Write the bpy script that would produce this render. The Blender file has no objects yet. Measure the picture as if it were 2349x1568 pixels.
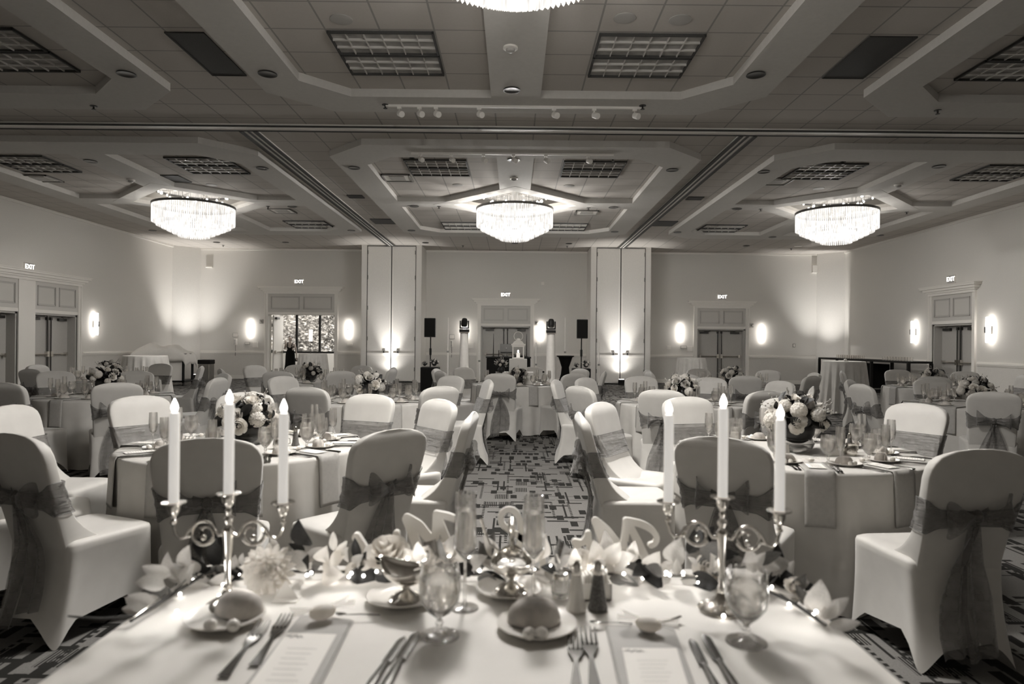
import bpy, math, random
from math import sin, cos, pi, sqrt, exp, atan2, radians
from mathutils import Vector, Matrix
random.seed(7)
S = bpy.context.scene
COL = S.collection
# ------------------------------------------------------------------ camera, world, exposure
F, VX, VY, ROLL, CH = 1550.0, 1178.0, 787.0, 0.0095, 1.443
cd = bpy.data.cameras.new('camera'); cam = bpy.data.objects.new('camera', cd); COL.objects.link(cam)
cd.sensor_width = 36; cd.lens = 36*F/2349; cd.clip_start = .05; cd.clip_end = 200
cd.shift_x = -(VX-1174.5)/2349; cd.shift_y = (VY-784)/2349
rt = Vector((cos(ROLL), 0, sin(ROLL))); up = Vector((-sin(ROLL), 0, cos(ROLL))); bk = Vector((0, -1, 0))
mw = Matrix((rt, up, bk)).transposed().to_4x4(); mw.translation = (0, 0, CH); cam.matrix_world = mw
cd.dof.use_dof = True; cd.dof.focus_distance = 8.0; cd.dof.aperture_fstop = 2.6
S.camera = cam
S.view_settings.view_transform = 'Standard'; S.view_settings.look = 'None'
S.view_settings.gamma = 1; S.view_settings.use_curve_mapping = False
S.view_settings.exposure = 0.25
W = bpy.data.worlds.new('world'); S.world = W; W.use_nodes = True
W.node_tree.nodes['Background'].inputs[0].default_value = (1, .97, .93, 1)
W.node_tree.nodes['Background'].inputs[1].default_value = 1.6
# light levels
K_DOWN, K_UP, K_SCONCE, K_PIER, K_BULB = 75, 1.0, 11.0, 480, 30

def at(px, py, D):
    "point of the room seen at pixel px,py at distance D"
    dx, dy = px-VX, py-VY
    return Vector(((dx+dy*ROLL)*D/F, D, CH-(dy-dx*ROLL)*D/F))
def on(px, py, z):
    "point on the horizontal plane z"
    dx, dy = px-VX, py-VY
    return at(px, py, F*(CH-z)/(dy-dx*ROLL))

# ------------------------------------------------------------------ materials
TINT = (1.0, .965, .905)
MATS = {}
def nodes(name):
    m = bpy.data.materials.new(name); m.use_nodes = True; nt = m.node_tree
    return m, nt, nt.nodes['Principled BSDF'], nt.nodes['Material Output']
def mat(name, g, rough=.6, metal=0, spec=.4, noise=0, scale=30, bump=0, tint=TINT, sheen=0):
    m, nt, b, o = nodes(name); c = (g*tint[0], g*tint[1], g*tint[2], 1)
    b.inputs['Base Color'].default_value = c; b.inputs['Roughness'].default_value = rough
    b.inputs['Metallic'].default_value = metal; b.inputs['Specular IOR Level'].default_value = spec
    if sheen: b.inputs['Sheen Weight'].default_value = sheen
    if noise or bump:
        t = nt.nodes.new('ShaderNodeTexCoord'); n = nt.nodes.new('ShaderNodeTexNoise'); n.inputs['Scale'].default_value = scale
        n.inputs['Detail'].default_value = 4
        nt.links.new(t.outputs['Object'], n.inputs['Vector'])
        if noise:
            r = nt.nodes.new('ShaderNodeValToRGB'); r.color_ramp.elements[0].position = .3; r.color_ramp.elements[1].position = .7
            r.color_ramp.elements[0].color = tuple(x*(1-noise) for x in c[:3])+(1,)
            r.color_ramp.elements[1].color = tuple(min(1, x*(1+noise)) for x in c[:3])+(1,)
            nt.links.new(n.outputs['Fac'], r.inputs['Fac']); nt.links.new(r.outputs['Color'], b.inputs['Base Color'])
        if bump:
            bp = nt.nodes.new('ShaderNodeBump'); bp.inputs['Strength'].default_value = bump; bp.inputs['Distance'].default_value = .01
            nt.links.new(n.outputs['Fac'], bp.inputs['Height']); nt.links.new(bp.outputs['Normal'], b.inputs['Normal'])
    MATS[name] = m; return m
def emis(name, g, strength, mixg=None):
    m, nt, b, o = nodes(name)
    b.inputs['Base Color'].default_value = (.8*g, .77*g, .72*g, 1)
    b.inputs['Emission Color'].default_value = (g, g*.955, g*.9, 1); b.inputs['Emission Strength'].default_value = strength
    return m
def sheer(name, g, op):
    m, nt, b, o = nodes(name); b.inputs['Base Color'].default_value = (g, g*.935, g*.86, 1); b.inputs['Roughness'].default_value = .45
    b.inputs['Sheen Weight'].default_value = .5
    t = nt.nodes.new('ShaderNodeBsdfTransparent'); x = nt.nodes.new('ShaderNodeMixShader')
    n = nt.nodes.new('ShaderNodeTexNoise'); n.inputs['Scale'].default_value = 14
    mp = nt.nodes.new('ShaderNodeMapping'); mp.inputs['Scale'].default_value = (5, 5, 34); n2 = nt.nodes.new('ShaderNodeTexNoise'); n2.inputs['Scale'].default_value = 1.4; n2.inputs['Detail'].default_value = 3
    t2 = nt.nodes.new('ShaderNodeTexCoord'); nt.links.new(t2.outputs['Object'], mp.inputs[0]); nt.links.new(mp.outputs[0], n2.inputs['Vector']); bp = nt.nodes.new('ShaderNodeBump'); bp.inputs['Strength'].default_value = .9; bp.inputs['Distance'].default_value = .02
    nt.links.new(n2.outputs['Fac'], bp.inputs['Height']); nt.links.new(bp.outputs['Normal'], b.inputs['Normal'])
    r = nt.nodes.new('ShaderNodeMapRange'); r.inputs[3].default_value = op-.2; r.inputs[4].default_value = op+.2
    tc = nt.nodes.new('ShaderNodeTexCoord'); nt.links.new(tc.outputs['Object'], n.inputs['Vector'])
    nt.links.new(n.outputs['Fac'], r.inputs[0]); nt.links.new(r.outputs[0], x.inputs['Fac'])
    nt.links.new(t.outputs[0], x.inputs[1]); nt.links.new(b.outputs[0], x.inputs[2]); nt.links.new(x.outputs[0], o.inputs[0])
    return m
def glass(name, ior, tr, g=1.0, rough=0.0):
    m, nt, b, o = nodes(name); b.inputs['Base Color'].default_value = (g, g*.995, g*.985, 1); b.inputs['Roughness'].default_value = rough
    b.inputs['Transmission Weight'].default_value = 1; b.inputs['IOR'].default_value = ior
    t = nt.nodes.new('ShaderNodeBsdfTransparent'); t.inputs[0].default_value = (.985, .98, .975, 1); x = nt.nodes.new('ShaderNodeMixShader'); x.inputs['Fac'].default_value = 1-tr
    nt.links.new(t.outputs[0], x.inputs[1]); nt.links.new(b.outputs[0], x.inputs[2]); nt.links.new(x.outputs[0], o.inputs[0])
    return m
m_cover = mat('chair_cover', .60, .55, noise=.04, scale=9, sheen=.3)
m_cloth = mat('round_cloth', .56, .6, noise=.05, scale=8, bump=.15)
m_white = mat('white_cloth', .71, .65, noise=.02, scale=10, bump=.1)
m_nap = mat('napkin_cloth', .39, .6, noise=.06, scale=40)
m_sash = sheer('organza', .15, .60)
m_hem = mat('organza_hem', .10, .5)
m_wall = mat('wall_paper', .68, .75, noise=.05, scale=60, bump=.2)
m_wain = mat('wainscot_paper', .64, .75, noise=.06, scale=80, bump=.2)
m_trim = mat('painted_trim', .80, .45)
m_door = mat('door_paint', .46, .35, noise=.03)
m_panel = mat('transom_paint', .58, .5)
m_soffit = mat('soffit_plaster', .56, .85, noise=.03, scale=20)
m_black = mat('black_plastic', .012, .5, spec=.12)
m_blackcloth = mat('black_cloth', .008, .9, spec=.05)
m_dark = mat('dark_metal', .06, .35, metal=.8)
m_silver = mat('silver', .75, .16, metal=1)
m_steel = mat('cutlery_steel', .17, .25, metal=1)
m_alu = mat('aluminium', .30, .4, metal=.7)
m_plate = mat('porcelain', .74, .18)
m_bread = mat('bread_crust', .46, .7, noise=.25, scale=25, bump=.3, tint=(1, .93, .85))
m_butter = mat('butter', .85, .35)
m_paper = mat('menu_paper', .82, .6)
m_ink = mat('menu_ink', .30, .7)
m_candle = emis('candle_wax_glow', .95, .42)  # wax emits a little itself so the candles look brightly lit
m_flame = emis('flame', 1, 6)
m_fairy = emis('fairy_bulb', 1, 12)
m_sconce = emis('sconce_glass', 1, K_SCONCE)
m_exit = emis('exit_face', .28, .15); m_litcan = emis('lit_can', 1, 2)
m_exitink = mat('exit_ink', .12, .6); m_reflglow = emis('reflection_glow', 1, 1.6); m_exitl = emis('exit_letters', 1, 1.6)
def petalm(name, g, noise):
    m = mat(name, g, .55, noise=noise, scale=30); nt = m.node_tree; b = nt.nodes['Principled BSDF']; o = nt.nodes['Material Output']
    t = nt.nodes.new('ShaderNodeBsdfTranslucent'); t.inputs[0].default_value = (g, g*.955, g*.9, 1); x = nt.nodes.new('ShaderNodeMixShader'); x.inputs[0].default_value = .35
    nt.links.new(b.outputs[0], x.inputs[1]); nt.links.new(t.outputs[0], x.inputs[2]); nt.links.new(x.outputs[0], o.inputs[0]); return m
m_petal = petalm('petal', .88, .08)
m_petal2 = petalm('petal_deep', .70, .12)  # second, darker petal tone spread at random over the flowers
m_leaf = mat('leaf_dark', .02, .5, noise=.4, scale=20)
m_leafm = mat('leaf_mid', .16, .6, noise=.25, scale=25)
m_leafp = petalm('leaf_pale', .58, .2)
m_twig = mat('twig', .06, .7)
m_glass = glass('clear_glass', 1.45, .5)
m_water = glass('water', 1.33, .5, 1.0)
m_champ = glass('champagne', 1.34, .5, .98)
m_glassn = glass('clear_glass_near', 1.45, .22)
m_watern = glass('water_near', 1.33, .2, .99); m_champn = glass('champagne_near', 1.34, .2, .94)
m_vase = glass('cut_glass', 1.5, .1, .75)
m_wood = mat('white_wood', .93, .5)
m_vent = mat('vent_dark', .05, .7, noise=.2, scale=90)
m_skin = mat('skin', .42, .5, tint=(1, .86, .76)); m_hair = mat('hair', .03, .5)
m_can = mat('can_black', .03, .4, metal=.5); m_canin = mat('can_reflector', .35, .25, metal=.9)
m_louv = mat('louver', .55, .4); m_lens = mat('lamp_backing', .34, .5, noise=.25, scale=5)
m_mirror = mat('mirror_panel', .62, .07, metal=1)
m_sign = mat('plate_grey', .40, .5); m_salt = mat('salt', .80, .7); m_pepper = mat('pepper', .14, .8, noise=.5, scale=200)
m_cream = mat('dressing', .80, .4)
m_grass = mat('grass', .25, .9); m_tree = mat('foliage', .26, .8, noise=.5, scale=6); m_bark = mat('bark', .1, .9)
m_foyer = mat('foyer_wall', .7, .7)

# ceiling tile material: 2 ft grid
def tiles():
    m, nt, b, o = nodes('ceiling_tile'); N = nt.nodes.new; L = nt.links.new
    g = N('ShaderNodeNewGeometry'); s = N('ShaderNodeSeparateXYZ'); L(g.outputs['Position'], s.inputs[0])
    outs = []
    for ax, off in ((0, -2.14), (1, 8.77)):
        a = N('ShaderNodeMath'); a.operation = 'SUBTRACT'; L(s.outputs[ax], a.inputs[0]); a.inputs[1].default_value = off-61
        d = N('ShaderNodeMath'); d.operation = 'DIVIDE'; L(a.outputs[0], d.inputs[0]); d.inputs[1].default_value = .61
        f = N('ShaderNodeMath'); f.operation = 'FRACT'; L(d.outputs[0], f.inputs[0])
        h = N('ShaderNodeMath'); h.operation = 'SUBTRACT'; L(f.outputs[0], h.inputs[0]); h.inputs[1].default_value = .5
        k = N('ShaderNodeMath'); k.operation = 'ABSOLUTE'; L(h.outputs[0], k.inputs[0])
        c = N('ShaderNodeMath'); c.operation = 'GREATER_THAN'; L(k.outputs[0], c.inputs[0]); c.inputs[1].default_value = .482
        outs.append(c)
    mx = N('ShaderNodeMath'); mx.operation = 'MAXIMUM'; L(outs[0].outputs[0], mx.inputs[0]); L(outs[1].outputs[0], mx.inputs[1])
    n = N('ShaderNodeTexNoise'); n.inputs['Scale'].default_value = 40; L(g.outputs['Position'], n.inputs['Vector'])
    r = N('ShaderNodeMixRGB'); r.inputs[1].default_value = (.48, .449, .413, 1); r.inputs[2].default_value = (.53, .495, .456, 1); L(n.outputs['Fac'], r.inputs[0])
    q = N('ShaderNodeMixRGB'); L(mx.outputs[0], q.inputs[0]); L(r.outputs[0], q.inputs[1]); q.inputs[2].default_value = (.30, .285, .262, 1)
    L(q.outputs[0], b.inputs['Base Color']); b.inputs['Roughness'].default_value = .9
    return m
m_tile = tiles()
# carpet: light ground, dark rectangles, dashes and fine lines
def carpet():
    m, nt, b, o = nodes('carpet'); N = nt.nodes.new; L = nt.links.new
    g = N('ShaderNodeNewGeometry'); s = N('ShaderNodeSeparateXYZ'); L(g.outputs['Position'], s.inputs[0])
    def mth(op, a, bb=None):
        x = N('ShaderNodeMath'); x.operation = op
        for i, v in enumerate((a, bb)):
            if v is None: continue
            if isinstance(v, (int, float)): x.inputs[i].default_value = v
            else: L(v, x.inputs[i])
        return x.outputs[0]
    X, Y = s.outputs[0], s.outputs[1]
    def layer(sx, sy, ox, oy, dens, fx, fy, shift=True, sub=None):
        u = mth('ADD', mth('DIVIDE', X, sx), ox+50); v = mth('ADD', mth('DIVIDE', Y, sy), oy+50)
        if shift:
            vr = mth('FLOOR', v); w0 = N('ShaderNodeTexWhiteNoise'); w0.noise_dimensions = '1D'; L(vr, w0.inputs['W']); u = mth('ADD', u, w0.outputs['Value'])
        iu, iv = mth('FLOOR', u), mth('FLOOR', v)
        w = N('ShaderNodeTexWhiteNoise'); w.noise_dimensions = '2D'; c = N('ShaderNodeCombineXYZ'); L(iu, c.inputs[0]); L(iv, c.inputs[1]); L(c.outputs[0], w.inputs['Vector'])
        on_ = mth('LESS_THAN', w.outputs['Value'], dens)
        fu, fv = mth('FRACT', u), mth('FRACT', v)
        r = mth('MULTIPLY', mth('LESS_THAN', mth('ABSOLUTE', mth('SUBTRACT', fu, .5)), fx/2), mth('LESS_THAN', mth('ABSOLUTE', mth('SUBTRACT', fv, .5)), fy/2))
        if sub:
            ax, n = sub; q = mth('FRACT', mth('MULTIPLY', fu if ax == 0 else fv, n)); r = mth('MULTIPLY', r, mth('LESS_THAN', q, .55))
        return mth('MULTIPLY', on_, r)
    ls = [layer(.075, .19, 0, 0, .24, .78, .75), layer(.10, .26, .3, .6, .14, .6, .6), layer(.20, .13, .1, .2, .24, .85, .30), layer(.14, .17, .7, .5, .16, .9, .20),
          layer(.05, .70, .4, .1, .16, .42, .85, False, (1, 13)), layer(.06, .5, .9, .8, .14, .28, .9, False), layer(.13, .30, .2, .3, .12, .9, .6, True, (0, 8)), layer(.32, .15, .2, .9, .2, .95, .08)]
    a = ls[0]
    for x in ls[1:]: a = mth('MAXIMUM', a, x)
    n = N('ShaderNodeTexNoise'); n.inputs['Scale'].default_value = 120; L(g.outputs['Position'], n.inputs['Vector'])
    r = N('ShaderNodeMixRGB'); r.inputs[1].default_value = (.13, .125, .117, 1); r.inputs[2].default_value = (.23, .221, .208, 1); L(n.outputs['Fac'], r.inputs[0])
    q = N('ShaderNodeMixRGB'); L(a, q.inputs[0]); L(r.outputs[0], q.inputs[1]); q.inputs[2].default_value = (.022, .021, .019, 1)
    L(q.outputs[0], b.inputs['Base Color']); b.inputs['Roughness'].default_value = .95; b.inputs['Specular IOR Level'].default_value = .1
    return m
m_carpet = carpet()
# crystal: glowing glass, lighter and darker prisms
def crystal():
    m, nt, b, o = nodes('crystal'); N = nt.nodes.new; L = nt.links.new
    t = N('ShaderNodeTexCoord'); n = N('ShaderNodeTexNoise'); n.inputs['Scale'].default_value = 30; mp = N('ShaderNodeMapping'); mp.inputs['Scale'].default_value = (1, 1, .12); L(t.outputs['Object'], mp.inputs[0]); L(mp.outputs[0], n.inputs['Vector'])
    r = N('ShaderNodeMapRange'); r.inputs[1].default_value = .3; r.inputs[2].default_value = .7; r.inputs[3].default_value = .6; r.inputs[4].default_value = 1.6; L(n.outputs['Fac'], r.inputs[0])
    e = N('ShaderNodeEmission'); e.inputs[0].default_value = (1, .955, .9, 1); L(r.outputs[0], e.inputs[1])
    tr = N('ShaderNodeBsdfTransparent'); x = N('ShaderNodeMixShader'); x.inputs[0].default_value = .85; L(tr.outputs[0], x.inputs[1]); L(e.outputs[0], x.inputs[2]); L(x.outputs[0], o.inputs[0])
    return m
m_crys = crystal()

# ------------------------------------------------------------------ mesh builder
class MB:
    def __init__(s): s.v = []; s.f = []
    def add(s, vs, fs, M=None):
        n = len(s.v); s.v += [tuple(M @ Vector(p)) if M else tuple(p) for p in vs]; s.f += [tuple(i+n for i in f) for f in fs]; return s
    def box(s, x0, x1, y0, y1, z0, z1, M=None):
        return s.add([(x0,y0,z0),(x1,y0,z0),(x1,y1,z0),(x0,y1,z0),(x0,y0,z1),(x1,y0,z1),(x1,y1,z1),(x0,y1,z1)],
                     [(3,2,1,0),(4,5,6,7),(0,1,5,4),(1,2,6,5),(2,3,7,6),(3,0,4,7)], M)
    def lathe(s, prof, n=24, M=None, c=(0, 0, 0), sx=1, sy=1):
        vs, fs = [], []
        for r, z in prof:
            for i in range(n):
                a = 2*pi*i/n; vs.append((c[0]+r*cos(a)*sx, c[1]+r*sin(a)*sy, c[2]+z))
        for j in range(len(prof)-1):
            for i in range(n):
                k = (i+1) % n; fs.append((j*n+i, j*n+k, (j+1)*n+k, (j+1)*n+i))
        if prof[0][0] > 1e-5: fs.append(tuple(range(n))[::-1])
        if prof[-1][0] > 1e-5: fs.append(tuple((len(prof)-1)*n+i for i in range(n)))
        return s.add(vs, fs, M)
    def open_lathe(s, prof, n=24, M=None):
        vs = [(r*cos(2*pi*i/n), r*sin(2*pi*i/n), z) for r, z in prof for i in range(n)]
        fs = [(j*n+i, j*n+(i+1) % n, (j+1)*n+(i+1) % n, (j+1)*n+i) for j in range(len(prof)-1) for i in range(n)]
        return s.add(vs, fs, M)
    def tube(s, pts, r, n=8, closed=False, M=None, flat=1.0):
        pts = [Vector(p) for p in pts]; m = len(pts); vs, fs = [], []
        ref = None
        for i, p in enumerate(pts):
            a = pts[(i-1) % m] if (closed or i > 0) else p; b = pts[(i+1) % m] if (closed or i < m-1) else p
            t = (b-a).normalized()
            if ref is None: ref = Vector((0, 0, 1)) if abs(t.z) < .9 else Vector((1, 0, 0))
            u = t.cross(ref)
            if u.length < 1e-4: u = t.orthogonal()
            u.normalize(); w = u.cross(t).normalized(); ref = w
            rr = r[i] if isinstance(r, (list, tuple)) else r
            for k in range(n):
                an = 2*pi*k/n; vs.append(p+u*cos(an)*rr+w*sin(an)*rr*flat)
        for i in range(m if closed else m-1):
            j = (i+1) % m
            for k in range(n): fs.append((i*n+k, i*n+(k+1) % n, j*n+(k+1) % n, j*n+k))
        if not closed: fs += [tuple(range(n))[::-1], tuple((m-1)*n+k for k in range(n))]
        return s.add(vs, fs, M)
    def grid(s, fn, nu, nv, M=None, cu=False):
        vs = [fn(i/(nu if cu else nu-1), j/(nv-1)) for j in range(nv) for i in range(nu)]; fs = []
        for j in range(nv-1):
            for i in range(nu if cu else nu-1):
                k = (i+1) % nu; fs.append((j*nu+i, j*nu+k, (j+1)*nu+k, (j+1)*nu+i))
        return s.add(vs, fs, M)
    def prism(s, poly, z0, z1, M=None):
        n = len(poly)
        return s.add([(x, y, z0) for x, y in poly]+[(x, y, z1) for x, y in poly],
                     [tuple(range(n))[::-1], tuple(range(n, 2*n))]+[(i, (i+1) % n, n+(i+1) % n, n+i) for i in range(n)], M)
    def sphere(s, c, r, n=12, m=8, sc=(1, 1, 1), M=None):
        prof = [(r*sin(pi*j/m), -r*cos(pi*j/m)) for j in range(m+1)]; vs, fs = [], []
        for rr, z in prof:
            for i in range(n): a = 2*pi*i/n; vs.append((c[0]+rr*cos(a)*sc[0], c[1]+rr*sin(a)*sc[1], c[2]+z*sc[2]))
        for j in range(m):
            for i in range(n): k = (i+1) % n; fs.append((j*n+i, j*n+k, (j+1)*n+k, (j+1)*n+i))
        return s.add(vs, fs, M)
    def build(s, name, m, parent=None, smooth=True, solid=0, loc=None, label=None, sharp=40, bevel=0):
        me = bpy.data.meshes.new(name); me.from_pydata(s.v, [], s.f); me.validate(); me.materials.append(m)
        if smooth:
            me.polygons.foreach_set('use_smooth', [True]*len(me.polygons)); me.set_sharp_from_angle(angle=radians(sharp))
        o = bpy.data.objects.new(name, me); COL.objects.link(o)
        if parent: o.parent = parent
        if loc: o.location = loc
        if label: o['label'] = label
        if solid:
            k = o.modifiers.new('solid', 'SOLIDIFY'); k.thickness = solid; k.offset = 0
        if bevel:
            k = o.modifiers.new('bevel', 'BEVEL'); k.width = bevel; k.segments = 2
        return o
def tag(o, label, cat, group=None):
    o['label'] = label; o['category'] = cat
    if group: o['group'] = group
    return o
def thing(name, label, cat, loc=(0, 0, 0), rz=0, group=None):
    o = bpy.data.objects.new(name, None); COL.objects.link(o); o.empty_display_size = .1
    o.location = loc; o.rotation_euler = (0, 0, rz); return tag(o, label, cat, group)
def struct(o): o['kind'] = 'structure'; return o
def sempty(name, loc=(0, 0, 0), rz=0):
    o = bpy.data.objects.new(name, None); COL.objects.link(o); o.location = loc; o.rotation_euler = (0, 0, rz); return struct(o)
def dup(root, loc, rz, label, group=None, rot=None, sc=1):
    def cp(o, par):
        c = o.copy(); COL.objects.link(c)
        if par is not None: c.parent = par
        for ch in kids(o): cp(ch, c)
        return c
    r = cp(root, None); r.location = loc; r.rotation_euler = rot if rot else (0, 0, rz); r['label'] = label; r.scale = (sc, sc, sc)
    if group: r['group'] = group
    return r
KIDS = {}
def kids(o):
    if o.name not in KIDS: KIDS[o.name] = list(o.children)
    return KIDS[o.name]
class Kind:
    "first use moves the thing itself, later uses copy it with its parts"
    def __init__(s, root): s.root = root; s.used = False
    def put(s, loc, rz, label, group=None, rot=None, sc=1):
        if not s.used:
            s.used = True; r = s.root; r.location = loc; r.rotation_euler = rot if rot else (0, 0, rz); r['label'] = label; r.scale = (sc, sc, sc)
            if group: r['group'] = group
            return r
        return dup(s.root, loc, rz, label, group, rot, sc)
def aimy(loc, d):
    "matrix whose local z points along d"
    return Matrix.Translation(loc) @ Vector(d).to_track_quat('Z', 'Y').to_matrix().to_4x4()
# ------------------------------------------------------------------ room shell
XL, XR, YB, YF, ZC, ZS = -12.6, 12.2, 25.6, -3.0, 4.933, 4.823
struct(MB().box(XL-.4, XR+.4, YF, 33.5, -.1, 0).build('floor', m_carpet, smooth=False))
struct(MB().box(XL-.4, XR+.4, YF, YB+.4, ZC, ZC+.1).build('ceiling', m_tile, smooth=False))
def wallmesh(a, b, h, ops, th=.35):
    mb = MB(); x = a
    for o0, o1, oz in sorted(ops):
        mb.box(x, o0, 0, th, 0, h); mb.box(o0, o1, 0, th, oz, h); x = o1
    mb.box(x, b, 0, th, 0, h); return mb
OB = [(-9.3, -6.79, 2.45), (-1.24, .63, 2.09), (6.95, 8.78, 2.06)]
OL = [(15.45, 17.15, 2.13), (17.75, 19.5, 2.13)]
OR = [(-19.68, -17.95, 2.1)]
wb = struct(wallmesh(XL, XR, ZC, OB).build('wall_back', m_wall, smooth=False)); wb.location = (0, YB, 0)
wl = struct(wallmesh(YF, YB, ZC, OL).build('wall_left', m_wall, smooth=False)); wl.location = (XL, 0, 0); wl.rotation_euler.z = pi/2
wr = struct(wallmesh(-YB, -YF, ZC, OR).build('wall_right', m_wall, smooth=False)); wr.location = (XR, 0, 0); wr.rotation_euler.z = -pi/2
struct(MB().box(XL, XR, YF-.3, YF, 0, ZC).build('wall_front', m_wall, smooth=False))
# chamfered corners
struct(MB().prism([(XL-.01, 24.9), (-11.86, YB+.01), (XL-.01, YB+.01)], 0, ZC).build('trim_1', m_wall, smooth=False))
struct(MB().prism([(XR+.01, 24.9), (XR+.01, YB+.01), (11.45, YB+.01)], 0, ZC).build('trim_2', m_wall, smooth=False))
RAIL = 1.0
def rail(name, a, b, ops, loc, rz, z0, z1, d, m=m_trim, cove=None):
    mb = MB(); x = a
    segs = []
    for o0, o1 in sorted(ops): segs.append((x, o0)); x = o1
    segs.append((x, b))
    for p, q in segs:
        if q <= p: continue
        if cove:
            mb.box(p, q, -d, 0, z0, z1); mb.box(p, q, -d*.55, 0, z0-.035, z0); mb.box(p, q, -d*.55, 0, z1, z1+.02)
        else: mb.box(p, q, -d, 0, z0, z1)
    o = struct(mb.build(name, m, smooth=False)); o.location = loc; o.rotation_euler.z = rz; return o
CB = [(-9.45, -6.64), (-5.5, -3.3), (-1.4, .79), (2.75, 4.95), (6.8, 8.93)]
CL = [(15.2, 19.75)]; CR = [(-19.9, -17.75)]
for nm, a, b, ops, loc, rz in (('back', -11.86, 11.45, CB, (0, YB, 0), 0), ('left', YF, 24.9, CL, (XL, 0, 0), pi/2), ('right', -24.9, -YF, CR, (XR, 0, 0), -pi/2)):
    rail('baseboard_'+nm, a, b, ops, loc, rz, 0, .14, .03)
    i = {'back': 3, 'left': 4, 'right': 5}[nm]
    rail('trim_%d' % i, a, b, ops, loc, rz, RAIL, RAIL+.05, .045, cove=True)
    rail('trim_%d' % (i+3), a, b, [], loc, rz, ZC-.07, ZC, .05)
    rail('trim_%d' % (i+6), a, b, ops, loc, rz, .14, RAIL-.035, .004, m_wain)
# door sets: casing, cornice, transom with raised panels, two leaves with push bars, closers
def door_leaf(par, x0, x1, zt, y, hinge_left, m=m_door):
    lf = MB().box(x0, x1, y, y+.045, .01, zt-.01).build('door_leaf', m, par, smooth=False)
    pw = (x1-x0)
    mb = MB()
    mb.tube([(x0+.12, y-.07, 1.02), (x1-.04 if hinge_left else x1-.12, y-.07, 1.02)] if hinge_left else [(x0+.04, y-.07, 1.02), (x1-.12, y-.07, 1.02)], .022, 8)
    xe = x1-.06 if hinge_left else x0+.06
    mb.box(xe-.045, xe+.045, y-.09, y, .95, 1.1); mb.box(x0+.09, x0+.16, y-.09, y, .97, 1.07) if hinge_left else mb.box(x1-.16, x1-.09, y-.09, y, .97, 1.07)
    mb.build('push_bar', m_silver, lf, smooth=True)
    MB().tube([(xe, y-.05, .06), (xe, y-.05, zt-.06)], .016, 8).box(xe-.03, xe+.03, y-.07, y, zt-.12, zt-.04).box(xe-.03, xe+.03, y-.07, y, .04, .12).build('latch_rod', m_dark, lf)
    xc = x0+.28 if hinge_left else x1-.28
    MB().box(xc-.16, xc+.16, y-.07, y, zt-.13, zt-.06).tube([(xc, y-.08, zt-.05), (xc+(.2 if hinge_left else -.2), y-.16, zt-.03)], .01, 6).build('closer', m_dark, lf, smooth=False)
    return lf
def door_set(n, loc, rz, x0, x1, zh, ztop, open_=False, more=None, cw=.13):
    r = sempty('door_%d' % n, loc, rz)
    spans = [(x0, x1)]+(more or []); spans.sort(); X0, X1 = spans[0][0], spans[-1][1]
    c = MB(); c.box(X0-cw, X0, -.035, .02, 0, ztop); c.box(X1, X1+cw, -.035, .02, 0, ztop); c.box(X0-cw-.006, X0-cw+.03, -.055, .015, 0, ztop-.001); c.box(X1+cw-.03, X1+cw+.006, -.055, .015, 0, ztop-.001)
    for (a, b), (c0, d0) in zip(spans, spans[1:]): c.box(b, c0, -.035, .02, 0, ztop)
    for a, b in spans: c.box(a, b, -.02, .018, zh, zh+.09)
    c.build('casing', m_trim, r, smooth=False)
    k = MB()
    for i, (d, e, h0, h1) in enumerate(((.06, .05, -.02, .05), (.10, .10, .05, .10), (.15, .17, .10, .17), (.20, .24, .17, .22), (.22, .27, .22, .245))):
        k.box(X0-cw-e+.04, X1+cw+e-.04, -d, .0, ztop+h0, ztop+h1)
    k.build('cornice', m_trim, r, smooth=False)
    for a, b in spans:
        t = MB().box(a, b, -.012, .01, zh+.09, ztop).build('transom', m_panel, r, smooth=False)
        w = b-a
        for i in (0, 1):
            p0 = a+.1+i*(w/2-.03); p1 = p0+w/2-.17; q0, q1 = zh+.2, ztop-.12
            fr = MB()
            for g, dd in ((0, .018), (.03, .008)):
                fr.box(p0+g, p1-g, -.012-dd, -.012, q0+g, q0+g+.018); fr.box(p0+g, p1-g, -.012-dd, -.012, q1-g-.018, q1-g)
                fr.box(p0+g, p0+g+.018, -.012-dd, -.012, q0+g, q1-g); fr.box(p1-g-.018, p1-g, -.012-dd, -.012, q0+g, q1-g)
            fr.build('panel_moulding', m_door, t, smooth=False)
        if open_: continue
        j = MB().box(a, a+.05, .02, .33, 0, zh).box(b-.05, b, .02, .33, 0, zh).box(a, b, .02, .33, zh-.05, zh); j.build('jamb', m_door, r, smooth=False)
        MB().box(a, b, .31, .35, 0, zh).build('light_stop', m_black, r, smooth=False)  # added unseen black board, stops outside light leaking past the leaves
        mid = (a+b)/2
        door_leaf(r, a+.05, mid-.012, zh-.05, .25, True); door_leaf(r, mid+.012, b-.05, zh-.05, .25, False)
        MB().box(mid-.03, mid+.03, .225, .30, 0, zh-.05).build('astragal', m_alu, r, smooth=False)
    return r
door_set(1, (0, YB, 0), 0, -9.3, -6.79, 2.45, 3.26, open_=True)
door_set(2, (0, YB, 0), 0, -1.24, .63, 2.09, 2.88)
door_set(3, (0, YB, 0), 0, 6.95, 8.78, 2.06, 2.86)
door_set(4, (XL, 0, 0), pi/2, 17.75, 19.5, 2.13, 2.98, more=[(15.45, 17.15)])
door_set(5, (XR, 0, 0), -pi/2, -19.68, -17.95, 2.1, 2.94)
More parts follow.
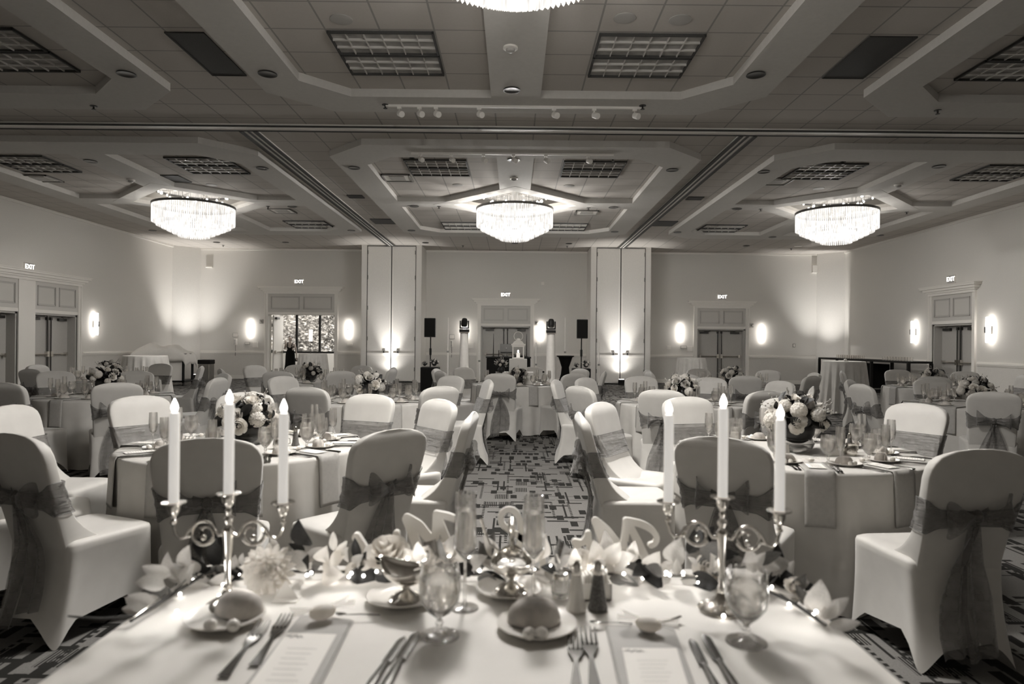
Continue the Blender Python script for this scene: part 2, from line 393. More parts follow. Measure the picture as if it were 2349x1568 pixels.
# leaves of the open doorway stand folded back against the jambs
r = bpy.data.objects['door_1']
for x0 in (-9.28, ):
    lf = MB().box(-9.24, -9.19, YB*0+.3, 1.35, .01, 2.43).build('door_leaf', m_trim, r, smooth=False)
    MB().tube([(-9.15, .4, 1.02), (-9.15, 1.2, 1.02)], .02, 8).box(-9.19, -9.12, .38, .46, .96, 1.08).box(-9.19, -9.12, 1.16, 1.24, .96, 1.08).build('push_bar', m_silver, lf)
    MB().box(-9.19, -9.1, .4, .7, 2.28, 2.36).build('closer', m_dark, lf, smooth=False)
    MB().box(-9.27, -9.24, .28, .32, .2, .32).box(-9.27, -9.24, .28, .32, 1.0, 1.12).box(-9.27, -9.24, .28, .32, 2.0, 2.12).build('hinge', m_dark, lf, smooth=False)

# ---- partition piers with folding panels
def pier(n, x0, x1, xg, ya=24.3):
    r = sempty('wall_pier_%d' % n if False else 'wall_inner_%d' % n)
    MB().box(x0, x1, ya+.06, YB, 0, ZC).build('pier_body', m_wall, r, smooth=False)
    MB().box(x0, x0+.2, ya, ya+.06, 0, ZC).box(x1-.2, x1, ya, ya+.06, 0, ZC).build('pilaster', m_wall, r, smooth=False)
    for a, b, s in ((x0+.22, xg-.07, 1), (xg+.07, x1-.22, -1)):
        p = MB().box(a, b, ya+.01, ya+.06, .05, ZC-.05).build('pocket_door', m_wall, r, smooth=False)
        xh = a+.01 if s > 0 else b-.01
        h = MB()
        for z in (.4, 1.5, 2.6, 3.7, 4.6): h.box(xh-.014, xh+.014, ya-.012, ya+.02, z, z+.14)
        h.build('hinge', m_alu, p, smooth=False)
        xe = b-.18 if s > 0 else a+.18
        MB().box(xe-.05, xe+.05, ya-.012, ya+.01, 1.02, 1.16).build('pull_plate', m_alu, p, smooth=False, label='square recessed pull plate')
        MB().box(xe-.02, xe+.02, ya-.016, ya-.01, 1.05, 1.13).build('pull_recess', m_black, p, smooth=False)
        MB().box(a, b, ya-.02, ya+.01, RAIL, RAIL+.05).box(a, b, ya-.008, ya+.01, RAIL-.04, RAIL).build('rail_moulding', m_trim, p, smooth=False)
    MB().box(xg-.07, xg+.07, ya+.03, ya+.06, 0, ZC).build('post', m_trim, r, smooth=False)
    MB().box(xg-.012, xg+.012, ya+.0, ya+.03, 0, ZC-.02).box(x0+.2, x0+.215, ya-.004, ya+.01, 0, ZC-.04).box(x1-.215, x1-.2, ya-.004, ya+.01, 0, ZC-.04).box(x0+.2, x1-.2, ya-.004, ya+.01, ZC-.05, ZC-.035).box(x0+.2, x1-.2, ya-.004, ya+.01, 0, .03).build('shadow_gap', m_black, r, smooth=False)
    return r
pier(1, -5.49, -3.33, -4.41)
pier(2, 2.76, 4.92, 3.84)

# ---- ceiling soffits: octagonal rings with a cross and a diamond
def octo(cx, cy, hx, hy, c): return [(cx-hx+c, cy-hy), (cx+hx-c, cy-hy), (cx+hx, cy-hy+c), (cx+hx, cy+hy-c), (cx+hx-c, cy+hy), (cx-hx+c, cy+hy), (cx-hx, cy+hy-c), (cx-hx, cy-hy+c)]
NT = [12]
def soffit(cx, cy, hx, hy, ho, hoy, c=.55, diamond=True):
    mb = MB(); a = octo(cx, cy, ho, hoy, c+.2); b = octo(cx, cy, hx, hy, c)
    for i in range(8):
        j = (i+1) % 8; mb.prism([a[i], a[j], b[j], b[i]], ZS, ZC)
    w, d, d2 = .34, 2.0, 1.5
    P = lambda pts: [(cx+x, cy+y) for x, y in pts]
    mb.prism(P([(-hx, -w), (-(d-w), -w), (-d, 0), (-(d-w), w), (-hx, w)]), ZS, ZC)
    mb.prism(P([(hx, w), (d-w, w), (d, 0), (d-w, -w), (hx, -w)]), ZS, ZC)
    mb.prism(P([(w, -hy), (w, -(d-w)), (0, -d), (-w, -(d-w)), (-w, -hy)]), ZS, ZC)
    mb.prism(P([(-w, hy), (-w, d-w), (0, d), (w, d-w), (w, hy)]), ZS, ZC)
    A = [(d, 0), (0, d), (-d, 0), (0, -d)]; B = [(d2, 0), (0, d2), (-d2, 0), (0, -d2)]
    for i in range(4):
        j = (i+1) % 4; mb.prism(P([A[i], A[j], B[j], B[i]]), ZS-.004, ZC)
    o = struct(mb.build('trim_%d' % NT[0], m_soffit, smooth=False)); NT[0] += 1
    mp = MB().prism(P(B), ZC-.03, ZC-.005).build('trim_%d' % NT[0], m_mirror, smooth=False); struct(mp); NT[0] += 1
def in_soffit(x, y):
    for nm, cx, hx, ho in BAYS:
        for cy, hy, hoy in ((YC1, 4.42, 5.04), (YC2, 4.2, 4.95)):
            dx, dy = abs(x-cx), abs(y-cy)
            if dx < ho-.06 and dy < hoy-.06 and dx+dy < ho+hoy-.75-.08:
                if dx > hx+.06 or dy > hy+.06 or dx+dy > hx+hy-.55+.08 or dx < .28 or dy < .28 or (dx+dy < 2.0 and dx+dy > 1.5): return True
                return False
    return False
def onc(px, py):
    p = on(px, py, ZS)
    if in_soffit(p.x, p.y): return p
    return on(px, py, ZC)
BAYS = [('left', -7.85, 2.6, 3.15), ('centre', 0.0, 2.82, 3.4), ('right', 7.88, 2.6, 3.15)]
YC1, YC2 = 4.9, 16.55
for nm, cx, hx, ho in BAYS:
    soffit(cx, YC1, hx, 4.42, ho, 5.04); soffit(cx, YC2, hx, 4.2, ho, 4.95)
# partition tracks in the ceiling
def track(n, x0, x1, y0, y1, alongx):
    o = sempty('trim_%d' % NT[0]); NT[0] += 1
    MB().box(x0, x1, y0, y1, ZC-.035, ZC).build('track_body', m_trim, o, smooth=False)
    if alongx:
        m = MB().box(x0, x1, y0-.012, y0+.03, ZC-.05, ZC-.03).box(x0, x1, y1-.035, y1+.0, ZC-.045, ZC-.034)
    else: m = MB().box(x0-.01, x0+.06, y0, y1, ZC-.05, ZC-.03).box((x0+x1)/2-.02, (x0+x1)/2+.02, y0, y1, ZC-.045, ZC-.034).box(x1-.06, x1+.01, y0, y1, ZC-.05, ZC-.03)
    m.build('track_slot', m_vent, o, smooth=False); return o
track(0, XL, XR, 10.86, 11.14, True)
track(1, -4.55, -4.27, 11.14, 24.3, False); track(2, 3.70, 3.98, 11.14, 24.3, False)

# ---- ceiling fittings
def ord_(i): return ['first', 'second', 'third', 'fourth', 'fifth', 'sixth', 'seventh', 'eighth', 'ninth'][i]
# troffer pairs (2 x 4 ft each, two make a square)
def mk_troffer():
    t = thing('ceiling_light', 'x', 'ceiling light', group='louvred ceiling light fixtures')
    fr = MB(); h = .6
    for y0 in (-.60, .01):
        y1 = y0+.59
        fr.box(-h, h, y0, y0+.022, -.035, 0).box(-h, h, y1-.022, y1, -.035, 0).box(-h, -h+.022, y0, y1, -.035, 0).box(h-.022, h, y0, y1, -.035, 0)
    fr.build('frame', m_vent, t, smooth=False)
    MB().box(-h, h, -.6, .6, -.008, 0).build('lamp_backing', m_lens, t, smooth=False)
    lv = MB()
    for y0 in (-.6, .01):
        for k in (1, 2): lv.box(-h+.02, h-.02, y0+.59*k/3-.012, y0+.59*k/3+.012, -.032, -.008)
        for k in range(1, 6): lv.box(-h+1.2*k/6-.006, -h+1.2*k/6+.006, y0+.02, y0+.57, -.03, -.008)
    lv.build('louver', m_louv, t, smooth=False); return Kind(t)
TR = mk_troffer()
for nm, cx, hx, ho in BAYS:
    sx = 1.53 if nm == 'centre' else 1.5
    for s, sn in ((-1, 'left'), (1, 'right')):
        for y, yn in ((8.17, 'nearest the camera'), (13.45, 'before its chandelier'), (20.1, 'behind its chandelier')):
            if nm != 'centre' and y < 9 and ((nm == 'left') == (s > 0)) is False and abs(cx+s*sx) > 8: pass
            TR.put((cx+s*(sx if nm == 'centre' else 1.75 if y > 9 else 1.6), y, ZC-.001), 0, 'louvred ceiling light, %s bay, %s one %s' % (nm, sn, yn))
# dark return grilles
def grille(x0, x1, y0, y1, z, label):
    g = thing('air_grille', label, 'air vent', ((x0+x1)/2, (y0+y1)/2, z), 0, 'dark air grilles in the ceiling'); a, b = (x1-x0)/2, (y1-y0)/2
    MB().box(-a, a, -b, b, -.012, 0).build('grille_face', m_vent, g, smooth=False)
    MB().box(-a-.01, a+.01, -b-.01, -b, -.018, 0).box(-a-.01, a+.01, b, b+.01, -.018, 0).box(-a-.01, -a, -b, b, -.018, 0).box(a, a+.01, -b, b, -.018, 0).build('frame', m_vent, g, smooth=False)
grille(-3.98, -3.55, 7.66, 8.87, ZC, 'long dark ceiling grille near the camera on the left')
grille(3.98, 4.5, 7.6, 8.77, ZC, 'long dark ceiling grille near the camera on the right')
def pxg(px, py, w, d, z, label):
    p = on(px, py, z); grille(p.x-w/2, p.x+w/2, p.y-d/2, p.y+d/2, z, label)
pxg(392, 409, .6, .6, ZC, 'small dark grille before the left chandelier')
pxg(880, 507, .62, .75, ZC, 'square dark grille beside the left ceiling track')
pxg(1523, 512, .62, .75, ZC, 'square dark grille beside the right ceiling track')
pxg(816, 450, .35, .3, ZC, 'tiny dark grille left of the centre bay, near the track')
pxg(1594, 454, .35, .3, ZC, 'tiny dark grille right of the centre bay, near the track')
# open ceiling hatches (light edge)
def hatch(px, py, label):
    p = on(px, py, ZC); g = thing('ceiling_diffuser', label, 'air vent', (p.x, p.y, ZC), 0, 'square air diffusers in the ceiling')
    MB().box(-.3, .3, -.3, .3, -.01, 0).build('diffuser_plate', m_trim, g, smooth=False)
    MB().box(-.3, .3, -.3, -.27, -.03, 0).box(-.3, .3, .27, .3, -.03, 0).box(-.3, -.27, -.3, .3, -.03, 0).box(.27, .3, -.3, .3, -.03, 0).build('frame', m_alu, g, smooth=False)
    MB().box(-.16, .16, -.16, .16, -.022, -.01).build('core', m_sign, g, smooth=False)
hatch(912, 407, 'square diffuser left of the left light before the centre chandelier')
hatch(1780, 415, 'bright square diffuser before the right chandelier')
hatch(648, 483, 'square diffuser right of the left chandelier')
hatch(1345, 487, 'square diffuser right of the centre chandelier')
hatch(95, 408, 'square diffuser far left beside the left wall')
# downlights
def mk_can():
    t = thing('downlight', 'x', 'downlight', group='recessed round downlights')
    MB().lathe([(.085, -.002), (.115, -.006), (.118, -.016), (.105, -.018), (.088, -.012)], 24).build('trim_ring', m_dark, t)
    MB().lathe([(.0, -.001), (.09, -.002), (.088, -.010), (.05, -.004), (0, -.003)], 24).build('reflector', m_can, t); return Kind(t)
CAN = mk_can()
def mk_can2():
    t = thing('downlight', 'x', 'downlight', group='recessed round downlights')
    MB().lathe([(.085, -.002), (.115, -.006), (.118, -.016), (.105, -.018), (.088, -.012)], 24).build('trim_ring', m_dark, t)
    MB().lathe([(.0, -.001), (.09, -.002), (.088, -.010), (.05, -.003), (0, -.003)], 24).build('reflector', m_canin, t); return Kind(t)
CAN2 = mk_can2()
cans = [(290,168,1),(614,168,1),(1174,205,1),(1734,170,1),(2061,176,1),(208,369,1),(602,385,1),(812,384,1),(1178,366,1),(1542,389,1),(1752,393,1),(2154,381,1),
        (233,473,1),(670,473,1),(950,472,1),(1407,475,1),(1691,478,1),(2137,485,1),(350,528,1),(944,528,1),(1410,531,1),(2018,539,1),(806,528,1),(1554,532,1),(1772,543,1),
        (497,555,0),(655,555,0),(976,556,0),(1181,557,0),(1305,558,0),(1712,563,0)]
for i, (px, py, lo) in enumerate(cans):
    p = onc(px, py)
    row = 'row nearest the camera' if py < 250 else 'row before the chandeliers' if py < 400 else 'row beside the chandeliers' if py < 500 else 'row behind the chandeliers' if py < 550 else 'last row by the back wall'
    key = [c for c in cans if (c[1] < 250, c[1] < 400, c[1] < 500, c[1] < 550) == (py < 250, py < 400, py < 500, py < 550)]
    key.sort(); k = key.index((px, py, lo))
    (CAN2 if py < 250 else CAN).put(p, 0, 'recessed downlight, %s from left, %s' % (ord_(k), row))
# lit downlight on the right
t = thing('downlight', 'single lit recessed downlight behind the right chandelier', 'downlight', on(1831, 564, ZC))
MB().lathe([(.1, -.002), (.13, -.006), (.13, -.016), (.1, -.012)], 20).build('trim_ring', m_trim, t); MB().lathe([(0, -.004), (.1, -.006)], 20).build('lamp', m_litcan, t)
# smoke detectors, speakers, sprinklers
sm = [(1171, 108, 'beside the near chandelier'), (1179, 408, 'in front of the centre chandelier'), (300, 412, 'before the left chandelier'), (2061, 423, 'before the right chandelier')]
def mk_smoke():
    t = thing('smoke_detector', 'x', 'smoke detector', group='smoke detectors'); MB().lathe([(.085, 0), (.085, -.02), (.06, -.025)], 20).build('base', m_trim, t)
    MB().lathe([(.055, -.024), (.05, -.05), (.03, -.062), (0, -.063)], 20).build('sensor', m_sign, t); return Kind(t)
SM = mk_smoke()
for px, py, w in sm:
    p = onc(px, py); SM.put(p, 0, 'white smoke detector on the ceiling %s' % w)
spk = [(1433, 41, 'right of the near chandelier'), (1560, 45, 'above the right of the near lights'), (783, 44, 'above the left of the near lights'), (262*1+0+785-785+875, 0, '')][:3]
spk += [(1050, 424, 'left before the centre chandelier'), (1305, 426, 'right before the centre chandelier'), (485, 424, 'before the left chandelier'), (1878, 432, 'before the right chandelier')]
def mk_spk():
    t = thing('ceiling_speaker', 'x', 'ceiling speaker', group='round ceiling speakers'); MB().lathe([(.12, 0), (.12, -.008), (.1, -.012), (0, -.012)], 24).build('grille', m_sign, t); return Kind(t)
SPK = mk_spk()
for px, py, w in spk: p = onc(px, py); SPK.put(p, 0, 'flat round ceiling speaker %s' % w)
def mk_spr():
    t = thing('sprinkler', 'x', 'sprinkler', group='fire sprinklers'); MB().lathe([(.05, 0), (.05, -.008), (.012, -.012), (.012, -.05)], 12).build('body', m_dark, t)
    MB().lathe([(.03, -.05), (.03, -.056), (0, -.058)], 12).build('deflector', m_dark, t); return Kind(t)
SPR = mk_spr()
for i, (px, py, w, lo) in enumerate([(884, 240, 'at the left end of the near track rail', 1), (1474, 242, 'at the right end of the near track rail', 1), (215, 243, 'in the near left ceiling corner', 1), (2151, 253, 'in the near right ceiling corner', 1),
        (945, 362, 'left of the far track rail', 1), (1406, 363, 'right of the far track rail', 1), (428, 361, 'before the left chandelier', 1), (1934, 371, 'before the right chandelier', 1), (1007, 473, 'left of the centre chandelier', 1), (1350, 476, 'right of the centre chandelier', 1),
        (615, 473, 'right of the left chandelier', 1), (1745, 479, 'left of the right chandelier', 1), (2080, 486, 'right of the right chandelier', 1), (512, 562, 'near the left back corner', 0), (1062, 563, 'behind the centre chandelier, left', 0), (1301, 564, 'behind the centre chandelier, right', 0), (1815, 570, 'near the right back corner', 0)]):
    p = onc(px, py); SPR.put(p, 0, 'small dark fire sprinkler %s' % w)
# track light rails
def rail_lights(px0, px1, py, heads, label):
    a, b = on(px0, py, ZS), on(px1, py, ZS); t = thing('track_light', label, 'track light', ((a.x+b.x)/2, a.y, ZS))
    h = (b.x-a.x)/2; MB().box(-h, h, -.018, .018, -.03, 0).build('rail', m_trim, t, smooth=False)
    for hx in heads:
        x = at(hx, py, a.y).x-t.location.x
        hd = MB().box(x-.03, x+.03, -.02, .02, -.06, -.03).tube([(x, 0, -.06), (x, 0, -.10)], .008, 6).lathe([(.03, -.05), (.042, -.04), (.045, .05), (.04, .055)], 14, M=aimy((x+.02, -.01, -.13), (.55, -.8, -.45)))
        hd = hd.build('lamp_head', m_trim, t)
        MB().lathe([(0, .0), (.036, .002)], 14, M=aimy((x+.02, -.01, -.13), (.55, -.8, -.45)) @ Matrix.Translation((0, 0, .052))).build('lamp_lens', m_sign, hd)
rail_lights(885, 1478, 240, [916, 962, 1000, 1099, 1271, 1363, 1456], 'white ceiling track rail with seven spotlights nearest the camera')
rail_lights(943, 1410, 349, [964, 1035, 1109, 1178, 1252, 1349], 'white ceiling track rail with six spotlights before the centre chandelier')

# ---- chandeliers
def mk_chandelier():
    t = thing('chandelier', 'x', 'chandelier', group='round tiered crystal chandeliers')
    R, z0 = .93, -.20     # origin at the mirror panel
    MB().open_lathe([(R+.005, z0-.02), (R+.02, z0-.02), (R+.02, z0+.035), (R+.005, z0+.035), (R+.005, z0-.02)], 96).build('top_ring', m_dark, t)
    fr = MB()
    for k in range(8): a = pi*k/4; fr.tube([(R*cos(a), R*sin(a), z0), (.1*cos(a), .1*sin(a), z0)], .008, 6); fr.tube([(.6*cos(a), .6*sin(a), z0), (.6*cos(a), .6*sin(a), 0)], .006, 6)
    fr.build('frame', m_silver, t)
    def tier(r, za, zb, n, w, jag=0):
        mb = MB()
        for k in range(n):
            a = 2*pi*k/n; M = Matrix.Rotation(a, 4, 'Z') @ Matrix.Translation((r, 0, 0)); zz = zb-(random.random()*jag)
            mb.add([(0, -w, za), (.006, 0, za), (0, w, za), (0, -w, zz), (.006, 0, zz), (0, w, zz), (.003, 0, zz-.02)], [(0, 1, 4, 3), (1, 2, 5, 4), (3, 4, 6), (4, 5, 6)], M)
        return mb
    tier(R, z0-.02, z0-.40, 130, .0185, .01).build('crystal_tier', m_crys, t, smooth=False)
    for i in range(5):
        r = R-.10-.12*i; n = max(16, int(2*pi*r/.045)); tier(r, z0-.39-.055*i, z0-.49-.060*i, n, .017).build('crystal_tier', m_crys, t, smooth=False)
    bm = MB()
    for k in range(12): a = 2*pi*(k+.5)/12; bm.sphere((.8*cos(a), .8*sin(a), z0+.07), .024, 8, 6)
    bm.build('bulbs', m_flame, t)
    return t
def lamp(name, kind, loc, power, parent, size=.1, rot=None, spot=None, blend=.6):
    L = bpy.data.lights.new(name, kind); L.energy = power; L.color = (1, .975, .94)
    if kind == 'AREA': L.shape = 'DISK'; L.size = size
    else: L.shadow_soft_size = size
    if spot: L.spot_size = spot; L.spot_blend = blend
    o = bpy.data.objects.new(name, L); COL.objects.link(o); o.location = loc
    if rot: o.rotation_euler = rot
    if parent: o.parent = parent
    return o
ch0 = mk_chandelier(); CHN = Kind(ch0)
for (nm, x, y, w) in (('c', 0, 4.78, 'at the top edge nearest the camera, over the front tables'), ('l', -7.85, YC2, 'in the left ceiling bay'), ('m', 0, YC2, 'in the centre of the far ceiling bay'), ('r', 7.88, YC2, 'in the right ceiling bay')):
    r = CHN.put((x, y, ZC-.03), 0, 'large round tiered crystal chandelier %s' % w)
KIDS.clear()
for r in [o for o in COL.objects if o.name.startswith('chandelier')]:
    near = r.location.y < 6
    lamp('chandelier_downlight', 'AREA', (0, 0, -.97), K_DOWN*(2.0 if near else .8 if abs(r.location.x) < 1 else .7), r, .5)
    for k in range(4):
        a = pi/2*k+.4; lamp('chandelier_bulb', 'POINT', (.72*cos(a), .72*sin(a), -.08), K_UP, r, .03)
    for k in range(8):
        a = pi/4*k+.2; lamp('chandelier_candle_bulb', 'POINT', (.862*cos(a), .862*sin(a), -.628), K_BULB*(1.1 if near else 2.5 if abs(r.location.x) < 1 else .62), r, .015)

# ---- sconces, uplights, exit signs, wall fittings
def mk_sconce():
    t = thing('wall_sconce', 'x', 'wall light', group='tall glowing wall sconces')   # local -y out of the wall
    MB().lathe([(0, -.33), (.038, -.33), (.048, -.31), (.048, .31), (.038, .33), (0, .33)], 20, c=(0, -.10, 0)).build('glass_shade', m_sconce, t)
    MB().box(-.035, .035, -.04, 0, -.10, .10).build('back_plate', m_alu, t, smooth=False)
    MB().box(-.013, .013, -.18, -.16, -.075, .075).build('clip', m_dark, t, smooth=False); return Kind(t)
SC = mk_sconce()
for px, py, w in ((575, 755, 'left of the open doorway'), (800, 757, 'right of the open doorway'), (1066, 757, 'left of the middle back doors'), (1240, 758, 'right of the middle back doors'), (1560, 762, 'left of the right back doors'), (1747, 764, 'right of the right back doors')):
    p = at(px, py, YB); SC.put((p.x, YB, 1.90), 0, 'tall glowing cylinder sconce on the back wall, %s' % w)
SC.put((XL, 20.25, 1.90), pi/2, 'tall glowing cylinder sconce on the left wall beside the doors')
SC.put((XR, 20.5, 1.90), -pi/2, 'tall glowing cylinder sconce on the right wall, beyond the doors'); SC.put((XR, 17.25, 1.90), -pi/2, 'tall glowing cylinder sconce on the right wall, nearer side of the doors')
def exit_sign(loc, rz, label):
    t = thing('exit_sign', label, 'exit sign', loc, rz, 'lit exit signs')
    MB().box(-.155, .155, -.05, 0, -.11, .11).build('housing', m_trim, t, smooth=False)
    MB().box(-.145, .145, -.054, -.05, -.1, .1).build('lit_face', m_exit, t, smooth=False)
    cu = bpy.data.curves.new('lettering', 'FONT'); cu.body = 'EXIT'; cu.size = .17; cu.align_x = 'CENTER'; cu.align_y = 'CENTER'; cu.extrude = .002; cu.offset = .004
    tmp = bpy.data.objects.new('tmp', cu); me = bpy.data.meshes.new_from_object(tmp); bpy.data.objects.remove(tmp); me.materials.clear(); me.materials.append(m_exitl); o = bpy.data.objects.new('lettering', me); COL.objects.link(o); o.parent = t; o.location = (0, -.057, 0); o.rotation_euler = (pi/2, 0, 0)
for px, py, w in ((687, 646, 'above the open doorway'), (1160, 676, 'above the middle back doors'), (1656, 681, 'above the right back doors')):
    p = at(px, py, YB); exit_sign((p.x, YB, p.z), 0, 'lit white exit sign %s' % w)
exit_sign((XL, 17.5, at(65, 612, 17.5).z), pi/2, 'lit white exit sign above the left wall doors'); exit_sign((XR, 18.8, at(2180, 640, 18.8).z), -pi/2, 'lit white exit sign above the right wall doors')
def uplight(x, y, label, aim, power, spot=1.5, wash=.1):
    t = thing('uplight', label, 'uplight', (x, y, 0), 0, 'black floor uplights washing the walls')
    MB().box(-.11, .11, -.09, .09, 0, .03).box(-.1, .1, -.075, .075, .05, .2).box(-.115, -.1, -.02, .02, .02, .16).box(.1, .115, -.02, .02, .02, .16).build('housing', m_black, t, smooth=False)
    MB().box(-.085, .085, -.06, .06, .2, .206).build('lens', m_flame, t, smooth=False)
    q = Vector(aim).to_track_quat('-Z', 'Y').to_euler(); lamp('uplight_beam', 'SPOT', (0, 0, .23), power, t, .05, q, spot, 1.0); lamp('uplight_wash', 'SPOT', (0, 0, .23), power*wash, t, .05, q, 2.3, 1.0)
uplight(-4.41, 23.98, 'black uplight at the foot of the left folding wall', (0, .05, 1), K_PIER, .95)
uplight(3.84, 23.98, 'black uplight at the foot of the right folding wall', (0, .05, 1), K_PIER*1.2, .95)
uplight(-11.6, 24.6, 'black uplight in the left back corner', (-.03, .03, 1), K_PIER*1.5, 1.15, .04)
uplight(11.2, 24.6, 'black uplight in the right back corner', (.03, .03, 1), K_PIER*1.5, 1.15, .04)
# small wall fittings
def plate(px, py, w, h, name, label, cat, m=m_sign, d=.03, y=YB):
    p = at(px, py, y); t = thing(name, label, cat, (p.x, y, p.z)); MB().box(-w/2, w/2, -d, 0, -h/2, h/2).build('body', m, t, smooth=False, bevel=.004)
    MB().box(-w/2+.02, w/2-.02, -d-.004, -d, -h/2+.02, h/2-.02).build('face', m_trim, t, smooth=False); return t
plate(541, 768, .22, .17, 'control_panel', 'small framed control panel on the back wall above the left phone', 'control panel')
plate(568, 787, .2, .1, 'switch_plate', 'wide switch plate under the sconce left of the open doorway', 'switch')
plate(586, 790, .2, .22, 'thermostat', 'square thermostat left of the open doorway', 'thermostat', m_trim)
plate(1037, 772, .21, .18, 'control_panel', 'small framed control panel left of the middle back doors', 'control panel')
plate(1081, 792, .2, .24, 'thermostat', 'square thermostat left of the middle back doors', 'thermostat', m_trim)
plate(1236, 792, .14, .14, 'switch_plate', 'switch plate right of the middle back doors', 'switch', m_trim)
plate(1534, 797, .14, .14, 'switch_plate', 'switch plate far left of the right back doors', 'switch', m_trim)
plate(1568, 796, .24, .12, 'switch_plate', 'wide switch plate under the sconce left of the right back doors', 'switch')
plate(1582, 800, .2, .22, 'thermostat', 'square thermostat left of the right back doors', 'thermostat', m_trim)
plate(803, 790, .2, .1, 'switch_plate', 'switch plate under the sconce right of the open doorway', 'switch', m_trim)
plate(1245, 650, .12, .12, 'wall_sensor', 'small pale sensor high on the centre back wall', 'sensor', m_trim)
plate(1821, 792, .1, .14, 'switch_plate', 'dark switch plate near the right back corner', 'switch', m_alu)
plate(481, 612, .25, .06, 'wall_sensor', 'pale sensor high in the left back corner', 'sensor', m_trim, .1)
plate(1867, 617, .18, .3, 'wall_sensor', 'pale speaker box high in the right back corner', 'sensor', m_trim, .12)
def strobe(px, py, label):
    p = at(px, py, YB); t = thing('fire_alarm', label, 'fire alarm', (p.x, YB, p.z)); MB().box(-.07, .07, -.04, 0, -.08, .08).build('body', m_sign, t, smooth=False, bevel=.01)
    MB().sphere((0, -.05, .0), .045, 10, 8).build('dome', m_alu, t)
strobe(600, 737, 'small fire alarm left of the open doorway frame'); strobe(1231, 741, 'small fire alarm right of the middle doors'); strobe(1724, 746, 'small fire alarm right of the right back doors')
def phone(px, py, label):
    p = at(px, py, YB); t = thing('wall_phone', label, 'telephone', (p.x, YB, p.z)); MB().box(-.05, .05, -.05, 0, -.12, .12).build('body', m_trim, t, smooth=False, bevel=.01)
    MB().tube([(0, -.09, -.1), (0, -.1, 0), (0, -.09, .1)], [.028, .018, .028], 8).build('handset', m_sign, t)
    MB().tube([(0, -.03, -.12), (.01, -.03, -.3), (-.005, -.03, -.52)], .008, 6).build('cord', m_dark, t)
phone(541, 784, 'white wall phone left of the open doorway'); phone(1036, 788, 'white wall phone left of the middle back doors')

# ---- foyer behind the open doorway, its window wall and the garden
struct(MB().box(-14.5, -3, 31.2, 31.4, 0, .93).box(-14.5, -3, 31.2, 31.4, 3.2, 3.6).build('wall_foyer', m_foyer, smooth=False))
struct(MB().box(-14.5, -3, YB+.35, 31.4, 3.3, 3.4).build('ceiling_foyer', m_foyer, smooth=False))
struct(MB().box(-14.6, -14.5, YB+.35, 31.4, 0, 3.4).box(-3, -2.9, YB+.35, 31.4, 0, 3.4).build('wall_foyer_side', m_foyer, smooth=False))
wn = sempty('window_1', (0, 31.25, 0))
mb = MB().box(-14.5, -3, -.06, .06, .9, .98)
for px in (515, 583, 681, 734, 800, 850): p = at(px, 760, 31.25); mb.box(p.x-.045, p.x+.045, -.05, .05, .95, 3.2)
mb.build('window_frame', m_black, wn, smooth=False)
MB().box(-14.5, -3, 0, .01, .95, 3.2).build('pane', glass('window_glass', 1.02, .85), wn, smooth=False)
t = thing('sconce_reflection', 'glowing cylinder imitating a sconce reflection, seen through the open doorway', 'lamp', (at(713, 771, 29.5).x, 29.5, 0))  # added glowing cylinder on a stand, imitates a sconce reflected in the window
MB().lathe([(0, 1.45), (.075, 1.45), (.075, 1.95), (0, 1.95)], 16).build('reflection_body', m_reflglow, t); MB().tube([(0, 0, 0), (0, 0, 1.45)], .012, 8).lathe([(0, 0), (.16, 0), (.16, .02), (0, .03)], 20).build('stand', m_dark, t)
struct(MB().box(-40, 30, 33.5, 90, -.12, -.02).build('ground_outside', m_grass, smooth=False))
lamp('foyer_ceiling_lamp', 'AREA', (-8, 28.5, 3.28), 110, None, 2.0)
sun = bpy.data.lights.new('sun', 'SUN'); sun.energy = 10; sun.angle = .02; sun.color = (1, .96, .9); so = bpy.data.objects.new('sun', sun); COL.objects.link(so); so.rotation_euler = (radians(48), radians(18), 0)
def tree(x, y, h, r, n, seed, label, m, dens=.5):
    rd = random.Random(seed); t = thing('tree', label, 'tree', (x, y, 0))
    tr = MB().tube([(0, 0, 0), (.1, 0, h*.4), (-.05, .1, h*.8)], [.2, .14, .06], 8)
    for k in range(7):
        a = rd.random()*6.28; tr.tube([(0, 0, h*(.2+.07*k)), (cos(a)*r*.6, sin(a)*r*.6, h*(.4+.08*k))], [.06, .02], 6)
    tr.build('trunk', m_bark, t)
    mb = MB()
    for k in range(n):
        while True:
            p = Vector((rd.uniform(-1, 1), rd.uniform(-1, 1), rd.uniform(-1, 1)))
            if .3 < p.length < 1: break
        c = Vector((p.x*r, p.y*r, h*.55+p.z*h*.52)); s = rd.uniform(.05, .13)*r/2; q = Matrix.Translation(c) @ Matrix.Rotation(rd.random()*6.28, 4, 'Z') @ Matrix.Rotation(rd.random()*6.28, 4, 'X') @ Matrix.Rotation(rd.random()*6.28, 4, 'Y')
        mb.add([(-s, 0, 0), (-s*.3, s*.45, .02), (s*.5, s*.4, .02), (s, 0, 0), (s*.5, -s*.4, .02), (-s*.3, -s*.45, .02)], [(0, 1, 2, 3, 4, 5)], q)
    mb.build('foliage', m, t)
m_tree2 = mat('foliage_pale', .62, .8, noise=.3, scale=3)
tree(-9.3, 37.5, 4.6, 2.0, 6500, 3, 'dark leafy tree right behind the foyer window', m_tree)
tree(-13.2, 41.5, 5.5, 2.1, 5000, 9, 'second leafy tree at the right edge of the foyer window', m_tree)
tree(-17.5, 50, 9, 4.2, 7000, 5, 'pale sunlit tree far behind the foyer window, left', m_tree2)
tree(-11.5, 58, 10, 4.5, 7000, 6, 'pale sunlit tree far behind the foyer window, middle', m_tree2)
